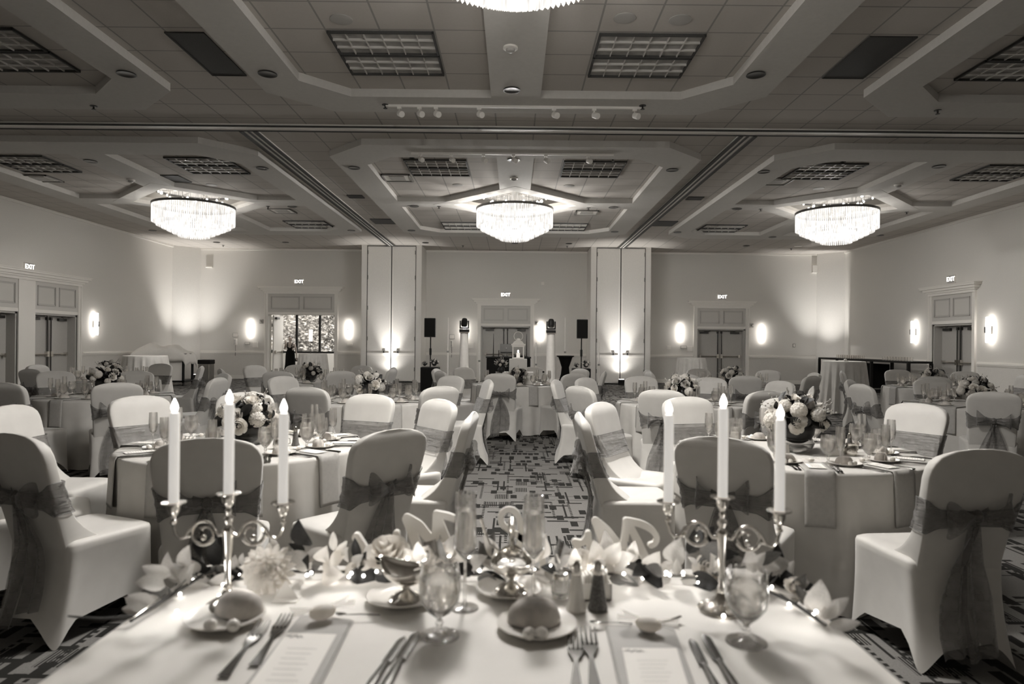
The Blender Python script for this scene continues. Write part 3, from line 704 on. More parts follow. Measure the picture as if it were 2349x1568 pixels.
b = thing('bench_shelter', 'small dark-roofed car far outside the foyer window', 'car', (-13.8, 44, 0)); b.name = 'car'
MB().box(-1.6, 1.6, -.7, .7, .35, .95).build('body', m_sign, b, bevel=.1); MB().box(-1, 1.0, -.65, .65, .95, 1.45).build('cabin', m_dark, b, bevel=.12)
for sx in (-1, 1): MB().lathe([(0, -.1), (.32, -.1), (.32, .1), (0, .1)], 20, M=Matrix.Translation((sx*1.0, -.65, .32)) @ Matrix.Rotation(pi/2, 4, 'X')).build('wheel', m_black, b)
# ------------------------------------------------------------------ covered banquet chair (faces +y, origin on the floor)
def sgp(v, p): return math.copysign(abs(v)**p, v)
HW = [(.40, .205), (.50, .207), (.58, .210), (.65, .214), (.72, .221), (.80, .231), (.87, .237), (.91, .234), (.94, .222), (.965, .198), (.980, .165), (.992, .12), (1.0, .05)]
def hwz(z):
    for (a, p), (b, q) in zip(HW, HW[1:]):
        if z <= b: return p+(q-p)*max(0, (z-a))/(b-a)
    return HW[-1][1]
def ycz(z): return -.205-.145*(z-.46)/.54
def filz(z): return .15*exp(-(z-.46)/.085)
def chair_back():
    N = 32; ring = []
    zs = [z for z, _ in HW[:1]]+[.44, .46, .48, .505, .535, .57, .61]+[z for z, _ in HW[3:]]
    def fn(u, v):
        k = v*(len(zs)-1); i = min(int(k+1e-6), len(zs)-1); z = zs[i]; a = 2*pi*u
        w = hwz(z); t = .033*(1 if z < .95 else max(.25, (1-(z-.95)/.06)))
        x = w*sgp(cos(a), .16 if z < .97 else .4); y = t*sgp(sin(a), .35)
        if y > 0 and z >= .44: y += filz(z)*(1 if z >= .46 else .8)
        return (x, ycz(z)+y, z)
    mb = MB().grid(fn, N, len(zs), cu=True)
    n = len(mb.v)-N; mb.f.append(tuple(range(n, n+N))); return mb
def seat_skirt(seed=0):
    N = 56; rows = []
    zt = [.455, .478, .480, .470, .455, .42, .36, .29, .21, .13, .06, 0]
    def shape(a):
        return sgp(cos(a), .22), sgp(sin(a), .22)
    vs, fs = [], []
    for j, z in enumerate(zt):
        for i in range(N):
            a = 2*pi*i/N+.02; cx, cy = shape(a); c = abs(sin(2*a))**.6      # 1 at the corners
            if j == 0: sx = 0.02
            elif j == 1: sx = .60
            elif j == 2: sx = .90
            elif j == 3: sx = .98
            else: sx = 1
            f = 1-z/.455 if j > 3 else 0
            arch = (.15 if cy < .9 else .12)*(1-c)**.8
            zz = z if j <= 4 else arch+(z)*(1-arch/.455)
            pull = 1-.13*(1-c)*sin(pi*min(1, f*1.0)*.55)+.05*c*f
            x = .235*cx*sx*pull; y = (.232*cy*sx*(pull if cy > 0 else 1+.34*f*f))+.0
            if j > 3: x *= 1-.03*sin(f*pi)
            vs.append((x, y, zz))
    for j in range(len(zt)-1):
        for i in range(N): k = (i+1) % N; fs.append((j*N+i, (j+1)*N+i, (j+1)*N+k, j*N+k))
    fs.append(tuple(range(N))); mb = MB(); mb.add(vs, fs); return mb
def sash_band(rd):
    N = 64; L = 7; ph = [rd.random()*6 for _ in range(4)]
    def fn(u, v):
        a = 2*pi*u; back = max(0, -sin(a)); x0 = cos(a)
        zc = .70+(-.012)*back; g = 1-.55*back*(1-min(1, abs(x0)/.75))**1.0
        z = zc+(v-.5)*.155*g; w = hwz(z)+.005; t = .036
        wr = .0028*sin(a*9+ph[0]+v*7)+.0025*sin(v*19+ph[1]+a*2)
        x = (w+wr)*sgp(cos(a), .16); y = (t+wr+(.010 if sin(a) > 0 else 0))*sgp(sin(a), .35)
        y += filz(z) if y > 0 else 0
        return (x, ycz(z)+y-.012*back*(1-abs(x0)), z)
    return MB().grid(fn, N, L, cu=True)
def bow(rd, sz=1):
    mb = MB(); y0 = ycz(.70)-.055
    for s in (-1, 1):
        dz = rd.uniform(-.015, .03); L = rd.uniform(.12, .16)*sz; tw = rd.uniform(.2, .6)
        def fn(u, v):
            t = u; r = sin(pi*t); x = s*L*(r**.8); hh = (.016+.058*sz*r**.9)
            z = .70+dz*r+(v-.5)*2*hh+.012*sin(9*t+v*4); y = y0-.042*sin(2*pi*t)-.012+.012*sin(v*7+t*5)*r
            return (x, y, z)
        mb.grid(fn, 22, 8)
    for s in (-1, 1):
        sp = rd.uniform(.04, .12)*s; zb = rd.uniform(.04, .2); ph = rd.random()*5
        def fn(u, v):
            z = .69-(.69-zb)*v; w = .018+.055*min(1, v*1.6)
            yb = -.235-.085*(1-z/.46)**2 if z < .46 else ycz(z)-.03
            return (sp*min(1, v*1.2)+(u-.5)*2*w+.01*sin(v*6+ph), yb-.032-.012*sin(u*10+ph+v*2)-.01*v, z+(u-.5)*.03)
        mb.grid(fn, 12, 14)
    return mb
def mk_chair(seed):
    rd = random.Random(seed)
    t = thing('banquet_chair', 'x', 'chair', group='spandex covered banquet chairs')
    chair_back().build('backrest_cover', m_cover, t, sharp=70)
    sk = seat_skirt().build('seat_cover', m_cover, t, sharp=60)
    s = sash_band(rd).build('sash', m_sash, t, sharp=80)
    b = bow(rd).build('bow', m_sash, s, sharp=80)
    MB().sphere((0, ycz(.70)-.062, .70), .026, 10, 8, (1, .8, 1.25)).build('knot', m_sash, s)
    hm = MB()
    for v in (0, 1):
        pts = []
        for i in range(48):
            a = 2*pi*i/48; back = max(0, -sin(a)); g = 1-.55*back*(1-min(1, abs(cos(a))/.75)); z = .70-.012*back+(v-.5)*.155*g; w = hwz(z)+.007
            pts.append((w*sgp(cos(a), .16), ycz(z)+(.049 if sin(a) > 0 else .039)*sgp(sin(a), .35)+(filz(z) if sin(a) > 0 else 0)-.012*back*(1-abs(cos(a))), z))
        hm.tube(pts, .0016, 4, closed=True)
    hm.build('hem', m_hem, s)
    return t
CH_K = [Kind(mk_chair(s)) for s in (1, 2, 3, 4)]
PH = ['right end', 'far right', 'far right-centre', 'far left-centre', 'far left', 'left end', 'near left', 'near left-centre', 'near right-centre', 'near right']
TBL = {  # name, centre, chair back tops in the photo
 'A': ('front left table', -1.75, 4.45, [(472,1005),(70,988),(897,985),(1015,915),(1085,945),(850,904),(558,899),(318,907),(25,928)]),
 'B': ('front right table', 1.85, 4.4, [(1650,1000),(2260,1030),(1379,922),(1350,946),(1575,909),(1812,911),(2100,924)]),
 'C': ('middle row outer left table', -4.95, 8.2, [(273,877),(10,877),(475,865),(456,857),(122,850),(315,850)]),
 'D': ('middle row inner left table', -1.68, 7.95, [(715,886),(1010,885),(646,862),(1035,861),(1117,870)]),
 'E': ('middle row inner right table', 2.0, 8.0, [(1273,870),(1329,885),(1337,866),(1520,891),(1468,862),(1632,865),(1754,895),(1794,873),(1848,885)]),
 'F': ('middle row outer right table', 5.55, 8.1, [(2275,897),(2137,868),(2006,880),(1972,871)]),
 'G': ('back row centre table', 0.08, 11.3, [(1158,854),(1067,842),(1003,845),(1036,850),(1306,855),(1329,845),(1209,844),(1388,851)]),
 'H': ('back row inner left table', -3.42, 11.4, [(652,849),(781,850),(536,845),(584,837),(670,836),(803,839),(887,842),(895,845)]),
 'I': ('back row outer left table', -6.75, 11.3, [(144,843),(86,836),(354,834),(433,839)]),
 'J': ('back row inner right table', 3.65, 11.3, [(1704,860),(1587,857),(1602,845),(1750,849),(1841,860),(1866,854),(1490,848),(1505,851)]),
 'K': ('back row outer right table', 7.15, 11.5, [(2140,861),(2057,847),(2216,851),(1966,851),(2336,859)]),
}
def phrase(used, ang):
    k = round(ang/36) % 10
    for d in (0, 1, -1, 2, -2, 3, -3, 4, -4, 5):
        if (k+d) % 10 not in used: used.add((k+d) % 10); return PH[(k+d) % 10]
crnd = random.Random(5); ANG = {}
def put_chair(key, top, used, ci):
    nm, tx, ty, _ = TBL[key]; dx, dy = top[0]-tx, top[1]-ty; r = sqrt(dx*dx+dy*dy); r2 = min(max(r, 1.42), 1.85); dx, dy = dx*r2/r, dy*r2/r
    ang = math.degrees(atan2(dy, dx)); L = ANG.setdefault(key, [])
    for a in L:
        df = (ang-a+180) % 360-180
        if abs(df) < 29: ang = a+(29 if df >= 0 else -29)
    L.append(ang); dx, dy = r2*cos(radians(ang)), r2*sin(radians(ang)); u = Vector((-dx, -dy, 0)).normalized(); rz = atan2(-u.x, u.y)+crnd.uniform(-.06, .06)
    o = Vector((tx+dx, ty+dy, 0))+u*.35
    far = 'back' if dy < -.4 else 'front' if dy > .4 else 'side'
    CH_K[ci % 4].put((o.x, o.y, 0), rz, 'covered chair, %s, %s of the %s' % ({'back': 'bow facing camera', 'front': 'seen from the front', 'side': 'seen side-on'}[far], phrase(used, ang), nm), 'covered chairs at the round tables')
ci = 0
for key, (nm, tx, ty, chs) in TBL.items():
    used = set()
    for px, py in chs: put_chair(key, on(px, py, 1.0), used, ci); ci += 1
    if key == 'A': put_chair('A', Vector((-2.98, 3.68, 0)), used, ci); ci += 1

# ------------------------------------------------------------------ round tables, cloths
R0 = .76
tb = thing('round_table', 'x', 'table', group='round banquet tables')
MB().lathe([(0, .725), (.735, .725), (.742, .732), (.742, .745), (0, .746)], 48).build('tabletop', m_wood, tb)
for k in range(4):
    a = pi/4+pi/2*k; MB().tube([(.45*cos(a), .45*sin(a), .725), (.5*cos(a), .5*sin(a), 0)], .016, 8).build('leg', m_alu, tb)
TB_K = Kind(tb)
def cloth_mesh(R, zt, Rb, nf, seed, amp=.05, n=160, zb=.01):
    rd = random.Random(seed); ph = [rd.random()*6 for _ in range(5)]
    rows = [(0, zt), (.5*R, zt), (.93*R, zt), (.985*R, zt-.001), (R, zt-.006), (R+.004, zt-.02)]+[(None, zt-.02-(zt-.02-zb)*k/12) for k in range(1, 13)]
    def fn(u, v):
        i = int(round(v*(len(rows)-1))); r, z = rows[i]; a = 2*pi*u
        if r is None:
            f = (zt-z)/zt; w = sin(nf*a+ph[0]+.6*sin(3*a+ph[1]))+.45*sin((2*nf-3)*a+ph[2]); r = R+.004+(Rb-R)*f+amp*f**.8*w*.6
        return (r*cos(a), r*sin(a), z)
    return MB().grid(fn, n, len(rows), cu=True)
cl_kinds = []
for s in range(3):
    o = cloth_mesh(R0, .76, .79, 13, s, .05).build('tablecloth', m_cloth, sharp=60); tag(o, 'x', 'tablecloth', 'round floor length tablecloths'); cl_kinds.append(Kind(o))
i = 0
for key, (nm, tx, ty, chs) in TBL.items():
    TB_K.put((tx, ty, 0), .3*i, 'round folding table hidden under the cloth of the %s' % nm, 'round banquet tables')
    cl_kinds[i % 3].put((tx, ty, 0), .7*i, 'floor length tablecloth draped over the %s' % nm); i += 1

# ------------------------------------------------------------------ tableware
def goblet(n, R=.044, H=.165, name='water_goblet', water=True, mg=None, mw=None):
    t = thing(name, 'x', 'glass', group='water goblets')
    outer = [(0, 0), (R*.95, 0), (R*.93, .003), (R*.35, .007), (.007, .014), (.006, .022), (.0095, .030), (.006, .038), (.010, .044), (R*.55, .058), (R*.9, .082), (R, .108), (R*.97, .135), (R*.88, H)]
    inner = [(R*.86, H), (R*.94, .135), (R*.965, .108), (R*.86, .084), (R*.5, .062), (0, .050)]
    MB().lathe(outer+inner, n).build('glass', mg or m_glass, t)
    if water: MB().lathe([(0, .051), (R*.49, .063), (R*.85, .085), (R*.955, .108), (R*.93, .134), (0, .134)], n).build('water', mw or m_water, t)
    return t
def flute(n, R=.027, H=.225, fill=.128, name='champagne_flute'):
    t = thing(name, 'x', 'glass', group='champagne flutes')
    zb = .085
    outer = [(0, 0), (.033, 0), (.032, .003), (.008, .007), (.0045, .015), (.004, zb-.012), (.008, zb), (R*.8, zb+.028), (R, zb+.07), (R*.9, H)]
    inner = [(R*.86, H), (R*.95, zb+.07), (R*.75, zb+.03), (0, zb+.008)]
    MB().lathe(outer+inner, n).build('glass', m_glass, t)
    if fill: MB().lathe([(0, zb+.009), (R*.74, zb+.031), (R*.94, zb+.07), (R*.93, fill), (0, fill)], n).build('wine', m_champ, t)
    return t
def plate_(n, R=.09, name='bread_plate'):
    t = MB().lathe([(0, 0), (R*.6, 0), (R*.62, .003), (R*.75, .006), (R, .014), (R*1.0, .017), (R*.72, .010), (R*.6, .007), (0, .007)], n).build(name, m_plate)
    return t
def roll_mesh(): 
    mb = MB()
    def fn(u, v):
        a = 2*pi*u; e = pi/2*v*.985; r = cos(e)**.75; w = .0015*sin(a*3+1)*cos(e); return (.052*r*cos(a)*(1+w*10), .036*r*sin(a), .002+.044*sin(e)+w)
    mb.grid(fn, 24, 14, cu=True); n = len(mb.v)-24; mb.f.append(tuple(range(n, n+24))); return mb
def butter_mesh(): return MB().sphere((0, 0, .013), .014, 12, 8, (1, 1, .95))
def fork_mesh(L=.19):
    mb = MB()
    def fn(u, v):
        y = -L/2+v*L; q = v
        w = .0095-.006*min(1, q/.45) if q < .5 else .0035+(.0085)*min(1, max(0, (q-.55)/.1))
        if q > .70: w = .0125
        z = .004+.010*max(0, (q-.45))*(1 if q < .75 else 1)-.03*max(0, q-.62)*.4
        return ((u-.5)*2*w, y if q <= .72 else -L/2+.72*L, z)
    mb.grid(fn, 4, 14)
    for k in range(4):
        x = -.0105+.007*k; mb.tube([(x*.95, -L/2+.71*L, .0058), (x, -L/2+.85*L, .0035), (x, L/2, .007)], [.0024, .002, .0012], 6, flat=.7)
    return mb
def knife_mesh(L=.22):
    mb = MB(); mb.tube([(0, -L/2, .006), (0, -L/2+.03, .006), (0, -.01, .006), (0, .0, .005)], [.0075, .0085, .0055, .005], 8, flat=.6)
    def fn(u, v):
        q = v; w = .009*(1-.9*max(0, (q-.8)/.2)**2); return (w*(u*2-1)+.002*q, .0+q*(L/2), .004+.001*(1-abs(u*2-1)))
    return mb.grid(fn, 5, 12)
def napkin_mesh(R):
    mb = MB(); w = .078
    def fn(u, v):
        s = v*.58; x = (u-.5)*2*w
        ro = R-.28+s; over = ro-math.sqrt(max(0, (R+.004)**2-x*x))
        if over <= 0: y, z = ro, .0055+.003*sin(u*9)*.3
        else: y, z = math.sqrt((R+.004)**2-x*x)+.012*min(1, over/.02)+.015*over/.3, .005-over
        return (x, y, z)
    return mb.grid(fn, 8, 30)
def menu_things(w=.09, h=.16):
    t = thing('menu_card', 'x', 'menu', group='printed menu cards')
    MB().box(-w/2, w/2, -h/2, h/2, 0, .001).build('card', m_paper, t, smooth=False)
    pr = MB()
    for k in range(7):
        ww = w*(.26 if k % 2 else .34); y = h*.22-k*h*.085; pr.box(-ww, ww, y-.0008, y+.0008, .001, .0014)
    pr.build('print', m_ink, t, smooth=False)
    fl = MB(); rd = random.Random(3)
    for (cx, cy) in ((-w*.25, h*.40), (w*.22, -h*.40)):
        for k in range(9):
            x = cx+(k-4)*w*.055; y = cy+rd.uniform(-.005, .005); a = rd.random()*3; l = .006
            fl.add([(x-l*cos(a), y-l*sin(a), .0013), (x+.003*sin(a), y-.003*cos(a), .0013), (x+l*cos(a), y+l*sin(a), .0013), (x-.003*sin(a), y+.003*cos(a), .0013)], [(0, 1, 2, 3)])
    fl.build('floral_print', m_ink, t, smooth=False); return t
def favor_mk(name='wrapped_favor'):
    t = thing(name, 'x', 'favor', group='wrapped candy favors'); MB().sphere((0, 0, .014), .015, 10, 8, (1.5, 1, .8)).build('candy', m_petal, t)
    w = MB()
    for s in (-1, 1):
        for k in range(5):
            a = -.7+.35*k; w.add([(0, 0, .02), (s*(.018+.034*cos(a)), .034*sin(a), .02+.008*(k % 2)), (s*(.018+.034*cos(a+.3)), .034*sin(a+.3), .014)], [(0, 1, 2)])
    w.build('wrapper', sheer('cellophane', .9, .35), t); return t
K_gob, K_gobf = Kind(goblet(28)), Kind(goblet(12)); K_fl, K_flf = Kind(flute(24)), Kind(flute(10))
def single(mb, name, m, label, cat, group, **kw): return tag(mb.build(name, m, **kw), label, cat, group)
K_plate, K_platef = Kind(tag(plate_(32), 'x', 'plate', 'bread plates')), Kind(tag(plate_(14), 'x', 'plate', 'bread plates'))
K_roll = Kind(single(roll_mesh(), 'bread_roll', m_bread, 'x', 'bread', 'bread rolls', sharp=180)); K_but = Kind(single(butter_mesh(), 'butter_ball', m_butter, 'x', 'butter', 'butter balls'))
K_fork = Kind(single(fork_mesh(), 'fork', m_steel, 'x', 'fork', 'forks')); K_knife = Kind(single(knife_mesh(), 'table_knife', m_steel, 'x', 'knife', 'table knives'))
K_nap = Kind(single(napkin_mesh(R0), 'napkin', m_nap, 'x', 'napkin', 'folded napkins', solid=.004, sharp=50)); K_menu = Kind(menu_things()); K_fav = Kind(favor_mk())
ZT = .7612
def setting(key, k, a, lvl):
    nm, tx, ty, _ = TBL[key]; er = Vector((cos(a), sin(a), 0)); et = Vector((sin(a), -cos(a), 0))   # et: the diner's right... diner looks along -er
    et = Vector((-sin(a), cos(a), 0)); C = Vector((tx, ty, ZT)); w = '%s of the %s' % (PH[k], nm)
    P = lambda r, t_, z=0: C+er*r+et*t_+Vector((0, 0, z)); rz = a-pi/2      # local +y outwards
    g = 'on the %s' % nm
    (K_gob if lvl else K_gobf).put(P(.46, .10), rz, 'water goblet at the '+w, 'water goblets '+g)
    (K_fl if lvl else K_flf).put(P(.53, .15), rz, 'champagne flute at the '+w, 'champagne flutes '+g)
    (K_plate if lvl else K_platef).put(P(.50, -.135), rz, 'white bread plate at the '+w, 'bread plates '+g)
    K_roll.put(P(.49, -.13, .007), rz+.4*sin(k*2.1), 'bread roll at the '+w, 'bread rolls '+g)
    K_nap.put((tx, ty, ZT), rz, 'hanging grey napkin at the '+w, 'napkins '+g)
    if lvl:
        K_but.put(P(.552, -.15, .006), rz, 'left butter ball at the '+w, 'butter balls '+g); K_but.put(P(.552, -.118, .006), rz, 'right butter ball at the '+w, 'butter balls '+g)
        K_menu.put(P(.63, 0, .012), rz+pi, 'menu card at the '+w, 'menu cards '+g)
        K_fork.put(P(.645, -.095), rz+pi, 'inner fork at the '+w, 'forks '+g); K_fork.put(P(.64, -.12), rz+pi+.08, 'outer fork at the '+w, 'forks '+g)
        K_knife.put(P(.64, .095), rz+pi, 'inner knife at the '+w, 'knives '+g); K_knife.put(P(.635, .118), rz+pi-.05, 'outer knife at the '+w, 'knives '+g)
        K_fav.put(P(.50, .0, .009), rz+.5, 'wrapped favor at the '+w, 'favors '+g)
    
OFFS = {'A': 4, 'B': 10, 'C': 12, 'D': 14, 'E': 6, 'F': 0, 'G': 0, 'H': 8, 'I': 5, 'J': 2, 'K': 10}
for key in TBL:
    for k in range(10): setting(key, k, radians(36*k+OFFS[key]-(6 if key == 'B' else 0)), key in 'AB')

# ------------------------------------------------------------------ flowers
def rose(R=.05, seed=0, layers=5):
    rd = random.Random(seed); mb = MB()
    for L in range(layers):
        n = 3+L; f = (L+1)/layers
        for k in range(n):
            a0 = 2*pi*k/n+L*.7+rd.random()*.3; wdt = 2*pi/n*.72
            def fn(u, v):
                a = a0+(u-.5)*2*wdt*(.35+.65*sin(pi*min(1, v*.6+.25))); r = R*f*(.25+.75*v**.8)*(1+.06*sin(u*pi)); z = R*(-.35*f+(1.05-.45*f)*v**(1.2)-.25*f*max(0, v-.75)*4*f*.5+.08*sin(pi*u))
                return (r*cos(a), r*sin(a), z)
            mb.grid(fn, 6, 5)
    mb.sphere((0, 0, 0), R*.3, 8, 6, (1, 1, 1.4)); return mb
def hydrangea(R=.06, seed=0, n=60):
    rd = random.Random(seed); mb = MB().sphere((0, 0, 0), R*.75, 14, 10)
    for i in range(n):
        z = 1-(i+.5)/n*1.7; th = i*2.4; rr = sqrt(max(0, 1-z*z)); d = Vector((rr*cos(th), rr*sin(th), z)); M = aimy(d*R*.82, d) @ Matrix.Rotation(rd.random()*3, 4, 'Z'); s = R*.23
        for q in range(4):
            a = pi/2*q; mb.add([(0, 0, 0), (s*cos(a-.6), s*sin(a-.6), s*.35), (s*1.25*cos(a), s*1.25*sin(a), s*.2), (s*cos(a+.6), s*sin(a+.6), s*.35)], [(0, 1, 2, 3)], M)
    return mb
def dahlia(R=.06, seed=0):
    rd = random.Random(seed); mb = MB()
    for L in range(6):
        n = 8+L*2; el = radians(66-L*14)
        for k in range(n):
            a = 2*pi*(k+.5*(L % 2))/n; M = Matrix.Rotation(a, 4, 'Z') @ Matrix.Rotation(-el, 4, 'Y'); l = R*(.55+.09*L)*rd.uniform(.9, 1.1); w = R*.16
            mb.add([(0, 0, 0), (l*.5, -w, .1*w), (l*.85, -w*.7, w*.2), (l, 0, 0), (l*.85, w*.7, w*.2), (l*.5, w, .1*w), (l*.55, 0, -w*.4)], [(0, 1, 6), (1, 2, 6), (2, 3, 6), (3, 4, 6), (4, 5, 6), (5, 0, 6)], M)
    return mb
def leaf(L=.07, w=.4, curl=.25):
    mb = MB()
    def fn(u, v):
        q = v; ww = L*w*.5*sin(pi*min(1, q**.8))**.8; x = (u-.5)*2*ww; return (x, L*q, L*curl*sin(pi*q*.7)+abs(u-.5)*ww*.8)
    return mb.grid(fn, 5, 8)
def spiky(n, R, seed):
    rd = random.Random(seed); mb = MB()
    for i in range(n):
        z = rd.uniform(-.15, .95); th = rd.random()*6.28; rr = sqrt(1-z*z); d = Vector((rr*cos(th), rr*sin(th), z)); r0 = R*rd.uniform(.5, .85)
        M = aimy(d*r0, Vector((0, 0, 1)).cross(d) if False else d) @ Matrix.Rotation(rd.random()*6.28, 4, 'Z') @ Matrix.Rotation(-pi/2+rd.uniform(-.9, .9), 4, 'X') @ Matrix.Translation((0, -.01, 0))
        s = leaf(R*rd.uniform(.28, .5), .6, .2); mb.add(s.v, s.f, M)
    return mb
me_cache = {}
def fl_obj(parent, kindname, seed, R, loc, d, m):
    key = (kindname, seed % 3, m.name)
    if key not in me_cache:
        mb = {'rose': lambda: rose(.05, seed), 'hydrangea': lambda: hydrangea(.05, seed), 'dahlia': lambda: dahlia(.05, seed)}[kindname]()
        o = mb.build('flower', m, sharp=180); me_cache[key] = o.data; bpy.data.objects.remove(o)
    o = bpy.data.objects.new(kindname, me_cache[key]); COL.objects.link(o); o.parent = parent; o.location = loc; o.rotation_euler = Vector(d).to_track_quat('Z', 'Y').to_euler(); s = R/.05; o.scale = (s, s, s)
    if solid_ok: pass
    return o
solid_ok = False
def bouquet(label, loc, R=.17, H=.26, seed=0, n=16, vase=True, group='flower centrepieces'):
    rd = random.Random(seed); t = thing('flower_arrangement', label, 'flowers', loc, 0, group)
    if vase:
        MB().lathe([(0, 0), (.075, 0), (.095, .02), (.11, .055), (.10, .08), (.09, .085), (.10, .055), (.085, .025), (0, .015)], 24).build('vase', m_vase, t)
    cz = H-R*.75
    MB().sphere((0, 0, cz*.75), R*.55, 14, 10, (1, 1, .9)).add(*(lambda s: (s.v, s.f))(spiky(80, R*1.22, seed)), M=Matrix.Translation((0, 0, cz))).build('foliage', m_leaf, t, sharp=180)
    for i in range(n):
        z = 1-(i+.5)/n*1.15; th = i*2.4+seed+rd.uniform(-.3, .3); rr = sqrt(max(0, 1-z*z)); d = Vector((rr*cos(th), rr*sin(th), z)); r = R*rd.uniform(.19, .30)
        fl_obj(t, 'rose' if rd.random() < .55 else 'hydrangea', rd.randrange(3), r, (d.x*R*.82, d.y*R*.82, cz+d.z*R*.75), d, m_petal if rd.random() < .7 else m_petal2)
    sp = MB()
    for i in range(14):
        th = rd.random()*6.28; el = rd.uniform(.1, 1.2); d = Vector((cos(th)*cos(el), sin(th)*cos(el), sin(el))); a = Vector((0, 0, cz))+d*R*.05; b_ = Vector((0, 0, cz))+d*R*1.25; sp.tube([a, b_], .0015, 4)
        for q in range(5): c = a.lerp(b_, .5+.12*q); sp.sphere((c.x+rd.uniform(-.005, .005), c.y, c.z+rd.uniform(-.005, .005)), .0065, 6, 4)
    sp.build('filler_sprigs', m_leafp, t); return t
for key, (nm, tx, ty, _) in TBL.items():
    if key == 'G': continue
    i = 'ABCDEFGHIJK'.index(key)
    bouquet('round arrangement of pale roses and dark leaves on the %s' % nm, (tx, ty, ZT), .20 if key in 'AB' else .20, .34 if key in 'CB' else .30, i*3+1, 22 if key in 'AB' else 17)
# small things in the middle of the two front tables
def shaker(name, m, n=16, s=1):
    t = thing(name, 'x', 'shaker'); MB().lathe([(0, 0), (.026*s, 0), (.027*s, .006), (.022*s, .02), (.0135*s, .085), (.0125*s, .095), (0, .095)], 10).build('body', m, t, sharp=20)
    MB().lathe([(.0135*s, .092), (.0135*s, .104), (.010*s, .118), (.004*s, .126), (0, .127)], n).build('cap', m_silver, t); return t
K_salt = Kind(shaker('salt_shaker', m_salt)); K_pep = Kind(shaker('pepper_shaker', m_pepper))
def jug():
    t = thing('creamer', 'x', 'jug', group='small silver creamers'); MB().lathe([(0, 0), (.035, 0), (.042, .02), (.036, .05), (.028, .062), (.03, .075), (.027, .075), (.024, .06), (0, .02)], 20).build('body', m_silver, t)
    MB().tube([(.035, 0, .02), (.065, 0, .03), (.062, 0, .06), (.03, 0, .068)], .004, 6).build('handle', m_silver, t); return t
K_jug = Kind(jug())
def caddy():
    t = thing('sugar_caddy', 'x', 'caddy', group='sugar packet caddies'); MB().box(-.04, .04, -.028, .028, 0, .004).box(-.04, .04, -.028, -.025, 0, .045).box(-.04, .04, .025, .028, 0, .045).box(-.04, -.037, -.028, .028, 0, .045).box(.037, .04, -.028, .028, 0, .045).build('box', m_plate, t, smooth=False)
    pk = MB()
    for k in range(9): pk.box(-.034+.0075*k, -.030+.0075*k, -.02, .02, .004, .062+.004*(k % 3))
    pk.build('packets', m_paper, t, smooth=False); return t
K_cad = Kind(caddy())
for key, px0, px1 in (('A', 0, 0), ('B', 0, 0)):
    nm, tx, ty, _ = TBL[key]; s = 1
    K_salt.put((tx+.27, ty-.06, ZT), 0, 'salt shaker in the middle of the %s' % nm, 'salt shakers'); K_pep.put((tx+.33, ty-.03, ZT), 0, 'pepper shaker in the middle of the %s' % nm, 'pepper shakers')
    K_jug.put((tx+.27, ty-.16, ZT), .4, 'silver creamer in the middle of the %s' % nm); K_cad.put((tx+(.17 if key == 'B' else -.30), ty-.16, ZT), .1, 'sugar packet caddy in the middle of the %s' % nm)
t = tag(MB().box(-.05, .05, -.002, .002, 0, .09).build('table_card', m_paper, smooth=False), 'small white card standing on the front right table', 'card'); t.location = (1.62, 4.05, ZT); t.rotation_euler = (-.25, 0, .15)
# ------------------------------------------------------------------ things at the back of the room
def speaker(px, top, D, side):
    p = at(px, 752 if side == 'left' else 755, D); b = thing('subwoofer', 'black box with flowers under the %s loudspeaker' % side, 'speaker', (p.x, D, 0), 0, 'black bass boxes')
    MB().box(-.26, .26, -.25, .25, .03, .72).build('cabinet', m_black, b, smooth=False, bevel=.01); MB().box(-.24, .24, -.257, -.25, .06, .69).build('grille', m_blackcloth, b, smooth=False); MB().box(-.24, .24, -.2, .2, 0, .03).build('feet', m_black, b, smooth=False)
    s = thing('speaker_stand', 'black pole carrying the %s loudspeaker' % side, 'stand', (p.x, D, .722), 0, 'black speaker poles')
    MB().tube([(0, 0, 0), (0, 0, p.z-.27-.722)], .018, 10).build('pole', m_black, s); MB().lathe([(0, .35), (.033, .35), (.033, .55), (0, .55)], 14).build('collar', m_black, s)
    l = thing('loudspeaker', 'black loudspeaker on the %s pole before the back wall' % side, 'speaker', (p.x, D, p.z-.27), -.08 if side == 'left' else .08, 'black loudspeakers on poles')
    MB().prism([(-.165, -.15), (.165, -.15), (.12, .16), (-.12, .16)], 0, .56).build('cabinet', m_black, l, smooth=False, bevel=.012); MB().box(-.155, .155, -.158, -.15, .03, .53).build('grille', m_blackcloth, l, smooth=False)
    bouquet('pale flowers on the black box under the %s loudspeaker' % side, (p.x+.13, D-.12, .722), .13, .22, 40+int(p.x), 9, False)
    tt = bouquet('pale flower ball left on the black box under the %s loudspeaker' % side, (p.x-.15, D-.12, .722), .08, .15, 50+int(p.x), 6, False)
speaker(988, 730, 20, 'left'); speaker(1334, 733, 20, 'right')
